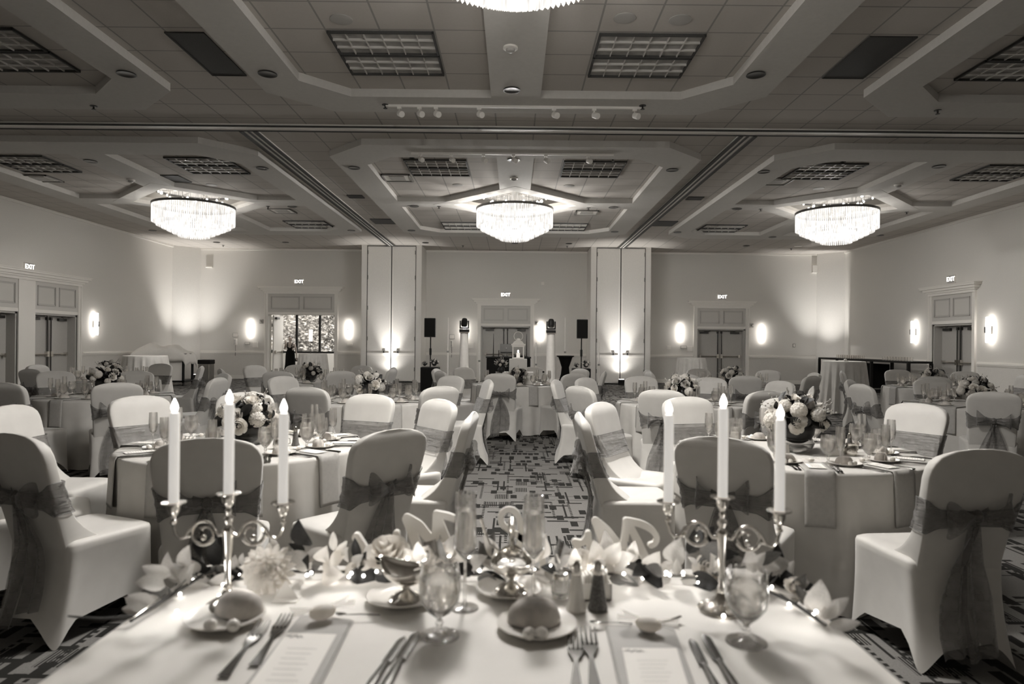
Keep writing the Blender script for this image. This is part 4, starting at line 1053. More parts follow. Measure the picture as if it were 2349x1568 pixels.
def totem(px, side, tilt):
    D = 20; x = at(px, 763, D).x; c = thing('light_totem', 'white fabric covered column left of the doors, %s totem' % side if side == 'left' else 'white fabric covered column right of the doors, right totem', 'column', (x, D, 0), 0, 'white covered light totems')
    MB().lathe([(0, 0), (.17, 0), (.165, .3), (.125, 1.2), (.118, 1.72), (.118, 1.74), (0, 1.74)], 20).build('cover', m_cloth, c); MB().box(-.14, .14, -.14, .14, 1.74, 1.76).build('top_plate', m_silver, c, smooth=False)
    h = thing('moving_head_light', 'black moving head lamp on the %s white column' % side, 'stage light', (x, D, 1.762), tilt, 'moving head stage lights')
    MB().box(-.14, .14, -.11, .11, 0, .085).build('base', m_black, h, smooth=False, bevel=.015)
    MB().box(-.14, -.10, -.03, .03, .13, .34).box(.10, .14, -.03, .03, .13, .34).box(-.14, .14, -.035, .035, .095, .14).build('yoke', m_black, h, smooth=False, bevel=.015)
    hd = MB().lathe([(0, -.10), (.08, -.1), (.095, -.05), (.095, .06), (.07, .13), (0, .15)], 18, M=aimy((0, 0, .27), (0, .35, 1) if side == 'right' else (0, -.5, 1))).build('head', m_black, h)
    MB().lathe([(0, -.105), (.06, -.102)], 16, M=aimy((0, 0, .27), (0, .35, 1) if side == 'right' else (0, -.5, 1))).build('lens', m_sign, hd)
totem(1065, 'left', .2); totem(1264, 'right', -.1)
t = thing('dj_booth', 'black fronted disc jockey booth before the middle back doors', 'booth', (-.15, 21.2, 0))
MB().box(-.68, .68, -.3, .3, 0, .98).build('facade', m_blackcloth, t, smooth=False, bevel=.02); MB().box(-.70, .70, -.32, .32, .98, 1.02).build('table_top', m_black, t, smooth=False)
t = thing('mixer', 'low black mixing console on the booth', 'mixer', (.19, 21.1, 1.022)); MB().box(-.16, .16, -.16, .16, 0, .05).build('body', m_black, t, smooth=False)
kn = MB()
for i in range(7):
    for j in range(3): kn.lathe([(0, .05), (.011, .05), (.01, .068), (0, .069)], 8, c=(-.13+.043*i, -.1+.09*j, 0))
kn.build('knobs', m_sign, t)
t = thing('laptop', 'dark open laptop on a riser at the booth', 'laptop', (-.22, 21.05, 1.022))
MB().box(-.19, .19, -.02, .0, .14, .40, Matrix.Rotation(-.15, 4, 'X')).build('lid', m_dark, t, smooth=False, bevel=.006); MB().box(-.18, .18, .0, .25, .12, .14).build('keyboard_base', m_dark, t, smooth=False); MB().lathe([(0, .0), (.018, .0)], 12, M=aimy((0, -.065, .27), (0, -1, .15))).build('emblem', m_sign, t)
t = thing('laptop_riser', 'black angled riser under the laptop', 'stand', (-.25, 21.1, 1.022)); MB().box(-.22, -.2, -.02, .22, 0, .2).box(.2, .22, -.02, .22, 0, .12).box(-.22, .22, .0, .22, .105, .117).build('frame', m_black, t, smooth=False)
for x, s in ((-.66, 'left'), (.38, 'right')):
    t = thing('antenna_stand', 'thin black antenna at the %s end of the booth' % s, 'antenna', (x+.03, 21.2, 1.022), 0, 'thin black antennas'); MB().tube([(0, 0, 0), (0, 0, .25), (0, 0, .72)], [.014, .012, .005], 8).lathe([(0, 0), (.06, 0), (.06, .01), (0, .015)], 14).build('rod', m_black, t)
def upright(px, D, ytop, label):
    p = at(px, ytop, D); t = thing('pipe_upright', label, 'pole', (p.x, D, 0), 0, 'thin white telescopic poles')
    MB().tube([(0, 0, .02), (0, 0, p.z*.5)], .028, 10).tube([(0, 0, p.z*.5), (0, 0, p.z)], .02, 10).build('pole', m_trim, t); MB().box(-.2, .2, -.2, .2, 0, .02).build('base_plate', m_trim, t, smooth=False); MB().lathe([(0, p.z*.5-.03), (.036, p.z*.5-.03), (.036, p.z*.5+.03), (0, p.z*.5+.03)], 12).build('clamp', m_alu, t)
upright(1028, 22.6, 728, 'tall thin white pole left of the left totem'); upright(1297, 22.6, 728, 'tall thin white pole right of the right totem'); upright(1374, 22.6, 785, 'short white pole before the right pier'); upright(1230, 22.6, 785, 'short white pole left of the right totem'); upright(1100, 22.6, 770, 'short white pole right of the left totem')
def cocktail(px, D, H, R, label, m=m_cloth, spandex=False, tall=True):
    x = at(px, 820, D).x; o = thing('cocktail_table', 'table under the cloth: '+label, 'table', (x, D, 0), 0, 'high cocktail tables')
    MB().lathe([(0, H-.03), (R*.98, H-.03), (R*.98, H-.004), (0, H-.004)], 32).build('tabletop', m_dark, o); MB().tube([(0, 0, 0), (0, 0, H-.03)], .03, 8).lathe([(0, 0), (R*.7, 0), (R*.68, .02), (0, .03)], 24).build('pedestal', m_dark, o)
    if spandex: c = MB().lathe([(R*.95, .02), (R*.5, H*.45), (R*.42, H*.65), (R*.8, H-.05), (R, H-.02), (R, H+.002), (0, H+.003)], 28).build('tablecloth', m, None)
    else: c = cloth_mesh(R, H+.002, R*1.2, 19, int(px), .07, 150).build('tablecloth', m, None, sharp=60)
    c.location = (x, D, 0); tag(c, label, 'tablecloth', 'cocktail table cloths')
cocktail(1297, 21.6, 1.06, .28, 'black stretch cloth on the high table right of the totem', m_blackcloth, True)
cocktail(1936, 14.8, 1.12, .43, 'grey floor length cloth on the high table near the right wall')
cocktail(718, 21.8, 1.04, .44, 'grey pleated cloth on the high table at the open doorway')
cocktail(1586, 21.8, 1.03, .44, 'grey pleated cloth on the high table by the right back doors')
cocktail(334, 17.7, 1.03, .52, 'grey pleated cloth on the high table in the left corner')
t = thing('folded_napkin', 'small folded napkin bundle on the high table by the right wall', 'napkin', (at(1934, 822, 14.8).x, 14.7, 1.123)); MB().box(-.05, .05, -.04, .04, 0, .02).sphere((0, 0, .03), .035, 10, 6, (1, .8, .6)).build('cloth', m_white, t)
# linen heap on a black framed cart, left corner
t = thing('bar_cart', 'black framed cart with a white front in the left corner', 'cart', (-11.2, 21.6, 0))
f = MB()
for sx in (-.8, .8):
    for sy in (-.3, .3): f.box(sx-.03, sx+.03, sy-.03, sy+.03, .08, 1.0)
f.box(-.83, .83, -.33, .33, .97, 1.02).box(-.83, .83, -.33, .33, .12, .17); f.build('frame', m_black, t, smooth=False); MB().box(-.77, .77, -.29, -.27, .17, .97).build('front_panel', m_white, t, smooth=False)
w = MB()
for sx in (-.8, .8):
    for sy in (-.3, .3): w.lathe([(0, -.015), (.04, -.015), (.04, .015), (0, .015)], 12, M=Matrix.Translation((sx, sy, .04)) @ Matrix.Rotation(pi/2, 4, 'Y'))
w.build('wheels', m_black, t)
def heap(u, v):
    x = (u-.5)*2.0; y = (v-.5)*.9; e = max(abs(x)-.82, 0); h = .30*exp(-((x+.35)/.35)**2)+.26*exp(-((x-.35)/.3)**2); h *= max(0, 1-(abs(y)/.42)**3); z = 1.03+h+.03*sin(x*14+y*6)*max(0, 1-abs(y)*2)+.02*sin(y*17+x*3)
    d = max(0, abs(y)-.34)*2.6+e*2.2; return (max(-.86, min(.9, x)), max(-.37, min(.37, y)), z-d*.9)
o = MB().grid(heap, 50, 26).build('linen_heap', m_white, sharp=180, solid=.01); o.location = (-11.2, 21.6, 0); tag(o, 'crumpled pile of white linen lying on the cart in the left corner', 'linen')
t = thing('trash_can', 'dark open topped metal bin near the left back corner', 'bin', (at(473, 860, 24.3).x, 24.3, 0)); MB().box(-.2, .2, -.2, .2, 0, .6).build('body', m_alu, t, smooth=False, bevel=.01); MB().box(-.22, .22, -.22, .22, .6, .75).build('lid', m_black, t, smooth=False, bevel=.02)
MB().tube([(-.19, -.21, 0), (-.19, -.21, .6)], .012, 6).tube([(.19, -.21, 0), (.19, -.21, .6)], .012, 6).build('trim_strip', m_silver, t)
# bar table along the right wall with rows of glasses
t = thing('bar_table', 'long black framed bar table along the right wall', 'table', (11.45, 22.0, 0))
f = MB().box(-.35, .35, -3, 2.6, .98, 1.04)
for sy in (-2.97, -1.0, .6, 2.57):
    for sx in (-.32, .32): f.box(sx-.035, sx+.035, sy-.04, sy+.04, 0, .98)
    f.box(-.32, .32, sy-.03, sy+.03, .06, .12)
f.build('frame', m_black, t, smooth=False)
MB().box(-.3, .3, -.9, .5, .15, .9).build('back_panel', m_blackcloth, t, smooth=False)
def tumbler():
    return MB().lathe([(0, 0), (.028, 0), (.034, .11), (.032, .11), (.027, .005), (0, .004)], 10)
K_tum = Kind(single(tumbler(), 'bar_glass', m_glass, 'x', 'glass', 'glasses on the bar'))
for bx, nrow, y0, w in ((11.3, 9, 19.3, 'nearer'), (11.3, 9, 22.2, 'farther')):
    for i in range(nrow):
        for j in range(2): K_tum.put((bx+(j-.5)*.16, y0+i*.15, 1.042), 0, 'small clear glass in the rows at the %s end of the bar' % w, 'clear glasses at the %s end of the bar' % w)
for i in range(6): K_tum.put((11.2+.001*i, 22.3+i*.15, 1.042+.112) if False else (11.55, 22.3+i*.15, 1.042), 0, 'small clear glass in the rows at the farther end of the bar', 'clear glasses at the farther end of the bar')
# riser, lantern and flowers on the back row centre table
tx, ty = TBL['G'][1:3]
t = thing('riser_box', 'tiered white wooden box on the back row centre table', 'box', (tx, ty+.1, ZT)); MB().box(-.26, .26, -.16, .16, 0, .2).build('lower_box', m_white, t, smooth=False, bevel=.006); MB().box(-.15, .15, -.13, .13, .2, .42).build('upper_box', m_white, t, smooth=False, bevel=.006)
t = thing('lantern', 'white lantern with a lit candle on the white box', 'lantern', (tx-.0, ty+.1, ZT+.422))
fr = MB().box(-.1, .1, -.1, .1, 0, .02).box(-.105, .105, -.105, .105, .2, .225).box(-.12, .12, -.12, .12, .225, .25)
for sx in (-.09, .09):
    for sy in (-.09, .09): fr.box(sx-.009, sx+.009, sy-.009, sy+.009, .02, .2)
fr.lathe([(.1, .25), (.07, .29), (.035, .31), (.03, .34), (0, .345)], 12); fr.build('frame', m_wood, t)
MB().tube([(.075*cos(a), 0, .38+.075*sin(a)) for a in [2*pi*i/16 for i in range(16)]], .006, 6, closed=True).build('handle', m_wood, t)
MB().lathe([(0, .02), (.03, .02), (.03, .1), (0, .1)], 12).build('candle', m_candle, t); MB().sphere((0, 0, .125), .014, 10, 8, (1, 1, 1.7)).build('flame', m_flame, t)
bouquet('pale flowers and dark leaves at the foot of the white box', (tx+.0, ty-.24, ZT), .17, .26, 77, 14); bouquet('small pale flower cluster left of the white box', (tx-.28, ty-.02, ZT), .11, .40, 78, 8, False)
t = thing('bottle', 'small dark capped glass bottle on the back row centre table', 'bottle', (tx+.42, ty-.1, ZT)); MB().lathe([(0, 0), (.035, 0), (.036, .1), (.014, .15), (.013, .2), (0, .2)], 14).build('glass', m_glass, t); MB().lathe([(0, .2), (.017, .2), (.017, .225), (0, .225)], 12).build('stopper', m_black, t)
# the woman in the doorway
def skin(name, verts, edges, radii, m, parent, root=0, sub=2):
    me = bpy.data.meshes.new(name); me.from_pydata(verts, edges, []); o = bpy.data.objects.new(name, me); COL.objects.link(o); o.parent = parent
    k = o.modifiers.new('skin', 'SKIN'); k.use_smooth_shade = True
    sv = me.skin_vertices[0] if me.skin_vertices else me.attributes.new('skin_vertices', 'FLOAT', 'POINT')
    for i, r in enumerate(radii):
        me.skin_vertices[0].data[i].radius = (r, r) if not isinstance(r, tuple) else r
        me.skin_vertices[0].data[i].use_root = (i == root)
    s = o.modifiers.new('sub', 'SUBSURF'); s.levels = sub; s.render_levels = sub; me.materials.append(m); return o
PX, PY = at(666, 800, 27.2).x, 27.2
pw = thing('person', 'person in a long black V-neck dress standing in the open doorway, one hand raised', 'person', (PX, PY, 0), .08)
SK = 1.0
J = [(0, 0, .93), (0, -.01, 1.12), (0, .0, 1.30), (0, -.01, 1.40), (0, -.03, 1.46),          # 0-4 pelvis..skull base
     (-.15, 0, 1.33), (-.23, -.02, 1.12), (-.17, -.13, 1.28), (-.15, -.16, 1.34),            # 5-8 raised arm (hand by the chin)
     (.15, 0, 1.33), (.22, -.01, 1.09), (.27, -.07, .86), (.275, -.08, .80),                  # 9-12 lowered arm
     (-.09, 0, .86), (-.10, -.02, .48), (-.10, .02, .08), (-.10, -.10, .04),                 # legs
     (.09, 0, .86), (.10, -.04, .48), (.11, 0, .08), (.11, -.12, .04)]
E = [(0, 1), (1, 2), (2, 3), (3, 4), (2, 5), (5, 6), (6, 7), (7, 8), (2, 9), (9, 10), (10, 11), (11, 12), (0, 13), (13, 14), (14, 15), (15, 16), (0, 17), (17, 18), (18, 19), (19, 20)]
RD = [.13, .10, .11, .045, .045, .05, .036, .026, .024, .05, .036, .026, .022, .08, .055, .036, .03, .08, .055, .036, .03]
skin('body', J, E, RD, m_skin, pw)
hd = MB(); 
def face(u, v):
    a = 2*pi*u; e = -pi/2+pi*v; r = .073*cos(e)**.9; z = .105*sin(e); f = 1+.10*max(0, -sin(a))*max(0, cos(e*2+.4)); taper = 1-.22*max(0, -sin(e))
    return (r*cos(a)*taper, r*sin(a)*1.15*f-.02, 1.535+z)
hd.grid(face, 24, 14, cu=True); hd.sphere((0, -.115, 1.52), .014, 8, 6, (.8, 1, 1.4)); hd.sphere((-.075, 0, 1.53), .018, 8, 6, (.4, .8, 1.3)); hd.sphere((.075, 0, 1.53), .018, 8, 6, (.4, .8, 1.3)); hd.build('head', m_skin, pw)
MB().sphere((-.028, -.092, 1.55), .010, 8, 6, (1.3, .6, .8)).sphere((.028, -.092, 1.55), .010, 8, 6, (1.3, .6, .8)).build('eyes', m_hair, pw); MB().sphere((0, -.096, 1.485), .017, 8, 6, (1.3, .5, .4)).build('mouth', m_exitink, pw)
MB().sphere((0, .022, 1.582), .088, 18, 12, (1, 1.02, 1.05)).sphere((0, .085, 1.50), .045, 12, 8).build('hair', m_hair, pw)
for side, c, dr in ((-1, (-.15, -.17, 1.35), (.15, -.1, 1)), (1, (.277, -.085, .80), (.05, -.1, -1))):
    q = aimy(c, dr); V = [(0, 0, -.01), (0, 0, .045)]; Ed = [(0, 1)]; Rr = [(.016, .024), (.014, .030)]
    for k in range(4):
        b0 = len(V); x = -.027+.018*k; l = (.06, .07, .066, .05)[k]; V += [(x, .0, .075), (x*1.05, .012, .075+l*.5), (x*1.0, .030, .075+l*.85)]; Ed += [(1, b0), (b0, b0+1), (b0+1, b0+2)]; Rr += [.009, .008, .007]
    b0 = len(V); V += [(-.04*side, .015, .03), (-.052*side, .03, .065)]; Ed += [(0, b0), (b0, b0+1)]; Rr += [.010, .008]
    skin('hand', [tuple(q @ Vector(p)) for p in V], Ed, Rr, m_skin, pw, 0, 1)
def dress(u, v):
    a = 2*pi*u; z = .06+v*1.28; hw_ = [(.06, .27, .2), (.5, .2, .16), (.85, .185, .15), (.98, .17, .14), (1.12, .125, .115), (1.25, .15, .12), (1.34, .125, .08)]
    for (z0, w0, d0), (z1, w1, d1) in zip(hw_, hw_[1:]):
        if z <= z1+1e-6: f = (z-z0)/(z1-z0); w_ = w0+(w1-w0)*f; d_ = d0+(d1-d0)*f; break
    fold = 1+.05*sin(a*9)*max(0, 1-z/1.0)
    if z > 1.15: zz = z-max(0, -sin(a))**3*(z-1.15)*.85-max(0, sin(a))**3*(z-1.15)*.5
    else: zz = z
    return (w_*cos(a)*fold, d_*sin(a)*fold, zz)
dm = MB().grid(dress, 60, 24, cu=True)
for sx in (-1, 1): dm.tube([(sx*.075, -.105, 1.24), (sx*.09, -.085, 1.33), (sx*.10, -.01, 1.385), (sx*.09, .06, 1.34), (sx*.075, .10, 1.24)], [.034, .026, .024, .026, .034], 10, flat=.5)
dm.build('dress', m_blackcloth, pw, sharp=180)
t = thing('clutch_bag', 'small black bag in the lowered hand of the person', 'bag', (PX+.29, PY-.05, .70), .2); MB().box(-.09, .09, -.02, .02, -.07, .05).build('body', m_black, t, bevel=.015); MB().tube([(-.05, 0, .05), (0, 0, .09), (.05, 0, .05)], .005, 6).build('strap', m_black, t)
# ------------------------------------------------------------------ the head table in front of the camera
TX0, TX1, TY0, TY1, TZ = -.935, .795, 1.26, 2.06, .7612
t = thing('head_table', 'rectangular table under the white cloth nearest the camera', 'table', (-.07, 1.66, 0))
MB().box(-.85, .85, -.38, .38, .72, .75).build('tabletop', m_wood, t, smooth=False)
for sx in (-.7, .7): MB().tube([(sx, -.3, 0), (sx, -.3, .72)], .016, 8).tube([(sx, .3, 0), (sx, .3, .72)], .016, 8).tube([(sx, -.3, .1), (sx, .3, .1)], .012, 8).build('leg', m_alu, t)
def head_cloth(u, v):
    hx, hy = (TX1-TX0)/2, (TY1-TY0)/2; rows = [0, .5, .9, .97, 1.0]; k = v*18; i = int(round(k)); a = 2*pi*u
    c, s = cos(a), sin(a); m = max(abs(c)*hy, abs(s)*hx); 
    # walk round a rectangle with small corner radius
    t_ = 1/max(abs(c)/hx, abs(s)/hy); x, y = c*t_, s*t_
    if i < 5: f = rows[i]; return (x*f-.07, y*f+1.66, .76)
    f = (i-4)/14; z = .755-f*.74; corner = min(1, (abs(x)/hx)**8*(abs(y)/hy)**8*2)
    g = 1+(.004+.04*f*(1+.7*sin(a*26+sin(a*5)*2)*.8))+.05*f*corner
    return (x*g-.07, y*g+1.66, z)
o = MB().grid(head_cloth, 240, 19, cu=True).build('tablecloth', m_white, sharp=60); tag(o, 'white tablecloth on the rectangular table nearest the camera', 'tablecloth')
def quad_slab(q, z0, z1):
    P = [on(x, y, TZ) for x, y in q]; return MB().prism([(p.x, p.y) for p in P][::-1], z0, z1)
def bil(q, u, v):
    P = [on(x, y, TZ) for x, y in q]; return (P[0]*(1-u)+P[1]*u)*(1-v)+(P[3]*(1-u)+P[2]*u)*v
def thick_q(mb, q, u0, u1, v0, v1, z):
    c = [bil(q, a, b) for a, b in ((u0, v0), (u1, v0), (u1, v1), (u0, v1))]; mb.add([(p.x, p.y, z) for p in c], [(0, 1, 2, 3)][::1] if True else 0)
for side, q, qm in (('left', [(690, 1413), (812, 1425), (722, 1606), (540, 1600)], [(658, 1461), (772, 1465), (700, 1600), (562, 1596)]), ('right', [(1388, 1438), (1545, 1438), (1606, 1600), (1425, 1604)], [(1427, 1497), (1552, 1497), (1585, 1604), (1447, 1604)])):
    n = quad_slab(q, TZ, TZ+.004); n2 = MB(); c = [bil(q, a, b) for a, b in ((.02, .02), (.97, .02), (.97, 1), (.02, 1))]; n.prism([(p.x, p.y) for p in c][::-1], TZ+.004, TZ+.009)
    tag(n.build('napkin', mat('napkin_light_'+side, .40, .6, noise=.03), smooth=False, bevel=.002), 'folded grey napkin lying flat at the %s seat of the head table' % side, 'napkin', 'napkins on the head table')
    c0 = bil(qm, .5, .5); t = thing('menu_card', 'white menu card with floral print on the %s napkin of the head table' % side, 'menu', (0, 0, 0)); 
    quad_slab(qm, TZ+.010, TZ+.0112).build('card', m_paper, t, smooth=False)
    pr = MB()
    for k in range(7): thick_q(pr, qm, .22+.03*(k % 2), .78-.05*(k % 3), .30+.09*k, .306+.09*k, TZ+.0116)
    pr.build('print', m_ink, t, smooth=False)
    fl = MB(); rd = random.Random(4)
    for k in range(20):
        u, v = (.06+.03*k*.9 if k < 12 else .55+.045*(k-12)), (.05+.05*rd.random() if k < 12 else .9+.05*rd.random()); p = bil(qm, u, v); a = rd.random()*3; l = .0065
        fl.add([(p.x-l*cos(a), p.y-l*sin(a), TZ+.0117), (p.x+.002*sin(a), p.y-.002*cos(a), TZ+.0117), (p.x+l*cos(a), p.y+l*sin(a), TZ+.0117), (p.x-.002*sin(a), p.y+.002*cos(a), TZ+.0117)], [(0, 1, 2, 3)])
    fl.build('floral_print', m_ink, t, smooth=False)
def lay(kind, tip, end, L, label, group, z=.0):
    a, b = on(*tip, TZ), on(*end, TZ); d = a-b; c = (a+b)/2; kind.put((c.x, c.y, TZ+z), atan2(-d.x, d.y), label, group, sc=d.length/L)
lay(K_fork, (608, 1432), (512, 1556), .19, 'fork nearest the left plate on the head table', 'forks on the head table')
lay(K_fork, (660, 1415), (583, 1530), .19, 'fork beside the left menu card on the head table', 'forks on the head table')
lay(K_fork, (1320, 1460), (1322, 1600), .19, 'left fork of the right setting on the head table', 'forks on the head table')
lay(K_fork, (1348, 1447), (1366, 1596), .19, 'fork beside the right napkin on the head table', 'forks on the head table')
lay(K_knife, (926, 1463), (840, 1592), .22, 'left knife of the left setting on the head table', 'knives on the head table')
lay(K_knife, (956, 1452), (876, 1592), .22, 'knife below the left water goblet on the head table', 'knives on the head table')
lay(K_knife, (1582, 1468), (1652, 1598), .22, 'knife beside the right napkin on the head table', 'knives on the head table')
lay(K_knife, (1612, 1457), (1694, 1594), .22, 'knife nearest the right water goblet on the head table', 'knives on the head table')
def spoon_mesh(L=.15):
    mb = MB().tube([(0, -L/2, .003), (0, -L*.1, .005), (0, L*.22, .004)], [.0045, .003, .0025], 8, flat=.5)
    def fn(u, v):
        q = v; w = .013*sin(pi*min(.98, q*.9+.05))**.6; x = (u-.5)*2*w; return (x, L*.2+q*L*.3, .006-.005*sin(pi*q)*(1-(2*u-1)**2))
    return mb.grid(fn, 7, 9)
K_sp = Kind(single(spoon_mesh(), 'teaspoon', m_steel, 'x', 'spoon', 'spoons'))
lay(K_sp, (760, 1421), (872, 1421), .15, 'teaspoon above the left napkin on the head table', None, .010); lay(K_sp, (1352, 1438), (1450, 1441), .15, 'teaspoon at the left top of the right napkin', None, .010); lay(K_sp, (1470, 1462), (1561, 1425), .15, 'teaspoon at the right top of the right napkin', None, .010)
for px, py, r, s, side in ((740, 1432, .6, 1.5, 'left'), (1487, 1460, -.4, 1.4, 'right')):
    p = on(px, py, TZ); K_fav.put((p.x, p.y, TZ+.010), r, 'clear wrapped candy favor on the %s napkin of the head table' % side, sc=s)
# plates, rolls, butter
def place_plate(px, py, r, label):
    p = on(px, py, TZ); K_plate.put((p.x, p.y, TZ), 0, label, 'small plates on the head table', sc=r/.09); return p
p1 = place_plate(517, 1424, .093, 'white plate with bread roll at the left of the head table'); p2 = place_plate(1232, 1441, .096, 'white plate with bread roll at the middle of the head table')
p3 = place_plate(922, 1376, .093, 'white plate under the left sauce boat'); p4 = place_plate(1169, 1357, .092, 'white plate under the right sauce boat')
K_roll.put((p1.x+.022, p1.y+.028, TZ+.008), -.25, 'round bread roll on the left plate of the head table', sc=1.22); K_roll.put((p2.x-.008, p2.y+.02, TZ+.008), 0.05, 'domed bread roll on the middle plate of the head table', sc=1.25)
for px, py, w in ((482, 1439, 'left butter ball on the left plate'), (535, 1441, 'right butter ball on the left plate'), (1214, 1460, 'left butter ball on the middle plate'), (1242, 1459, 'right butter ball on the middle plate')):
    p = on(px, py, TZ+.015); K_but.put((p.x, p.y, TZ+.008), 0, w+' of the head table', 'butter balls on the head table', sc=1.1)
# goblets and flutes
G1 = goblet(48, .049, .172, 'water_goblet', mg=m_glassn, mw=m_watern); p = on(1008, 1458, TZ); G1.location = (p.x, p.y, TZ); G1['label'] = 'large water goblet with ice water left of centre on the head table'; G1['group'] = 'water goblets on the head table'
G2 = goblet(48, .049, .168, 'water_goblet', mg=m_glassn, mw=m_watern); p = on(1712, 1472, TZ); G2.location = (p.x, p.y, TZ); G2['label'] = 'large water goblet at the right of the head table'; G2['group'] = 'water goblets on the head table'
def tall_flute(px, py, H, label):
    t = thing('champagne_flute', label, 'glass', on(px, py, TZ), 0, 'tall champagne flutes on the head table')
    MB().lathe([(0, 0), (.036, 0), (.035, .003), (.008, .006), (.0038, .02), (.0036, .125), (.010, .132), (.026, .150), (.029, .160), (.0255, H), (.0243, H), (.0275, .161), (.022, .150), (0, .137)], 40).build('glass', m_glassn, t)
    MB().lathe([(0, .138), (.0215, .151), (.0268, .162), (.0252, H-.045), (0, H-.045)], 40).build('wine', m_champn, t)
tall_flute(1066, 1394, .298, 'tall straight champagne flute left of the aisle on the head table'); tall_flute(1223, 1392, .29, 'tall straight champagne flute right of the aisle on the head table')
# shakers, jar, packets
p = on(1322, 1398, TZ); K_salt.put((p.x, p.y, TZ), 0, 'faceted salt shaker with silver cap on the head table'); p = on(1371, 1397, TZ); K_pep.put((p.x, p.y, TZ), .1, 'faceted pepper shaker with silver cap on the head table')
p = on(1286, 1368, TZ); t = thing('jam_jar', 'small round glass jar with silver lid beside the salt shaker', 'jar', p); MB().lathe([(0, 0), (.021, 0), (.026, .01), (.026, .04), (.019, .05), (.017, .05), (.022, .038), (.022, .012), (0, .006)], 20).build('glass', m_vase, t); MB().lathe([(0, .05), (.021, .05), (.021, .06), (.017, .064), (0, .065)], 20).build('lid', m_silver, t)
p = on(1368, 1378, TZ); K_cad.put((p.x, p.y+.03, TZ), .05, 'white dish of sugar packets behind the salt and pepper shakers')
# sauce boats
def sauce_boat(px, py, rz, label, sauce=True):
    t = thing('sauce_boat', label, 'sauce boat', on(px, py, TZ)+Vector((0, 0, .008)), rz, 'silver pedestal sauce boats')
    MB().lathe([(0, 0), (.043, 0), (.045, .004), (.040, .010), (.028, .018), (.013, .028), (.010, .036), (.014, .044), (0, .046)], 30).build('foot', m_silver, t)
    def bowl(u, v):
        a = 2*pi*u; e = v; r = .012+(.044)*sin(pi/2*min(1, e*1.05))**.8; x = r*cos(a)*1.0; y = r*sin(a)*1.25
        lip = max(0, -sin(a))**3; bk_ = max(0, sin(a))**4
        return (x*(1-.55*lip*e), y-.028*lip*e**2+.01*bk_*e, .042+.040*e+.018*lip*e**2+.022*bk_*e**2)
    MB().grid(bowl, 40, 10, cu=True).build('bowl', m_silver, t, solid=.002)
    if sauce: MB().lathe([(0, .083), (.02, .082), (.034, .079), (.039, .074), (0, .07)], 24, sy=1.15).build('sauce', m_cream, t)
    MB().tube([(0, .055, .10), (0, .085, .112), (0, .100, .135), (0, .092, .160), (0, .07, .150)], [.006, .007, .009, .011, .008], 10, flat=1.8).tube([(0, .05, .055), (0, .08, .07), (0, .097, .11)], [.005, .005, .006], 8).build('handle', m_silver, t)
    return t
sauce_boat(1173, 1362, 0, 'silver pedestal sauce boat with pale dressing in the middle of the head table')
sauce_boat(931, 1383, -2.2, 'silver pedestal sauce boat behind the left water goblet', False)
t = thing('sauce_ladle', 'small silver ladle with curved handle resting in the middle sauce boat', 'ladle', on(1173, 1362, TZ)); MB().tube([(0, 0, .09), (-.03, .01, .11), (-.06, .02, .13), (-.075, .02, .165), (-.085, .015, .20)], [.003, .003, .003, .0035, .004], 8).sphere((0, 0, .088), .012, 10, 6, (1, 1, .5)).build('ladle_body', m_silver, t)

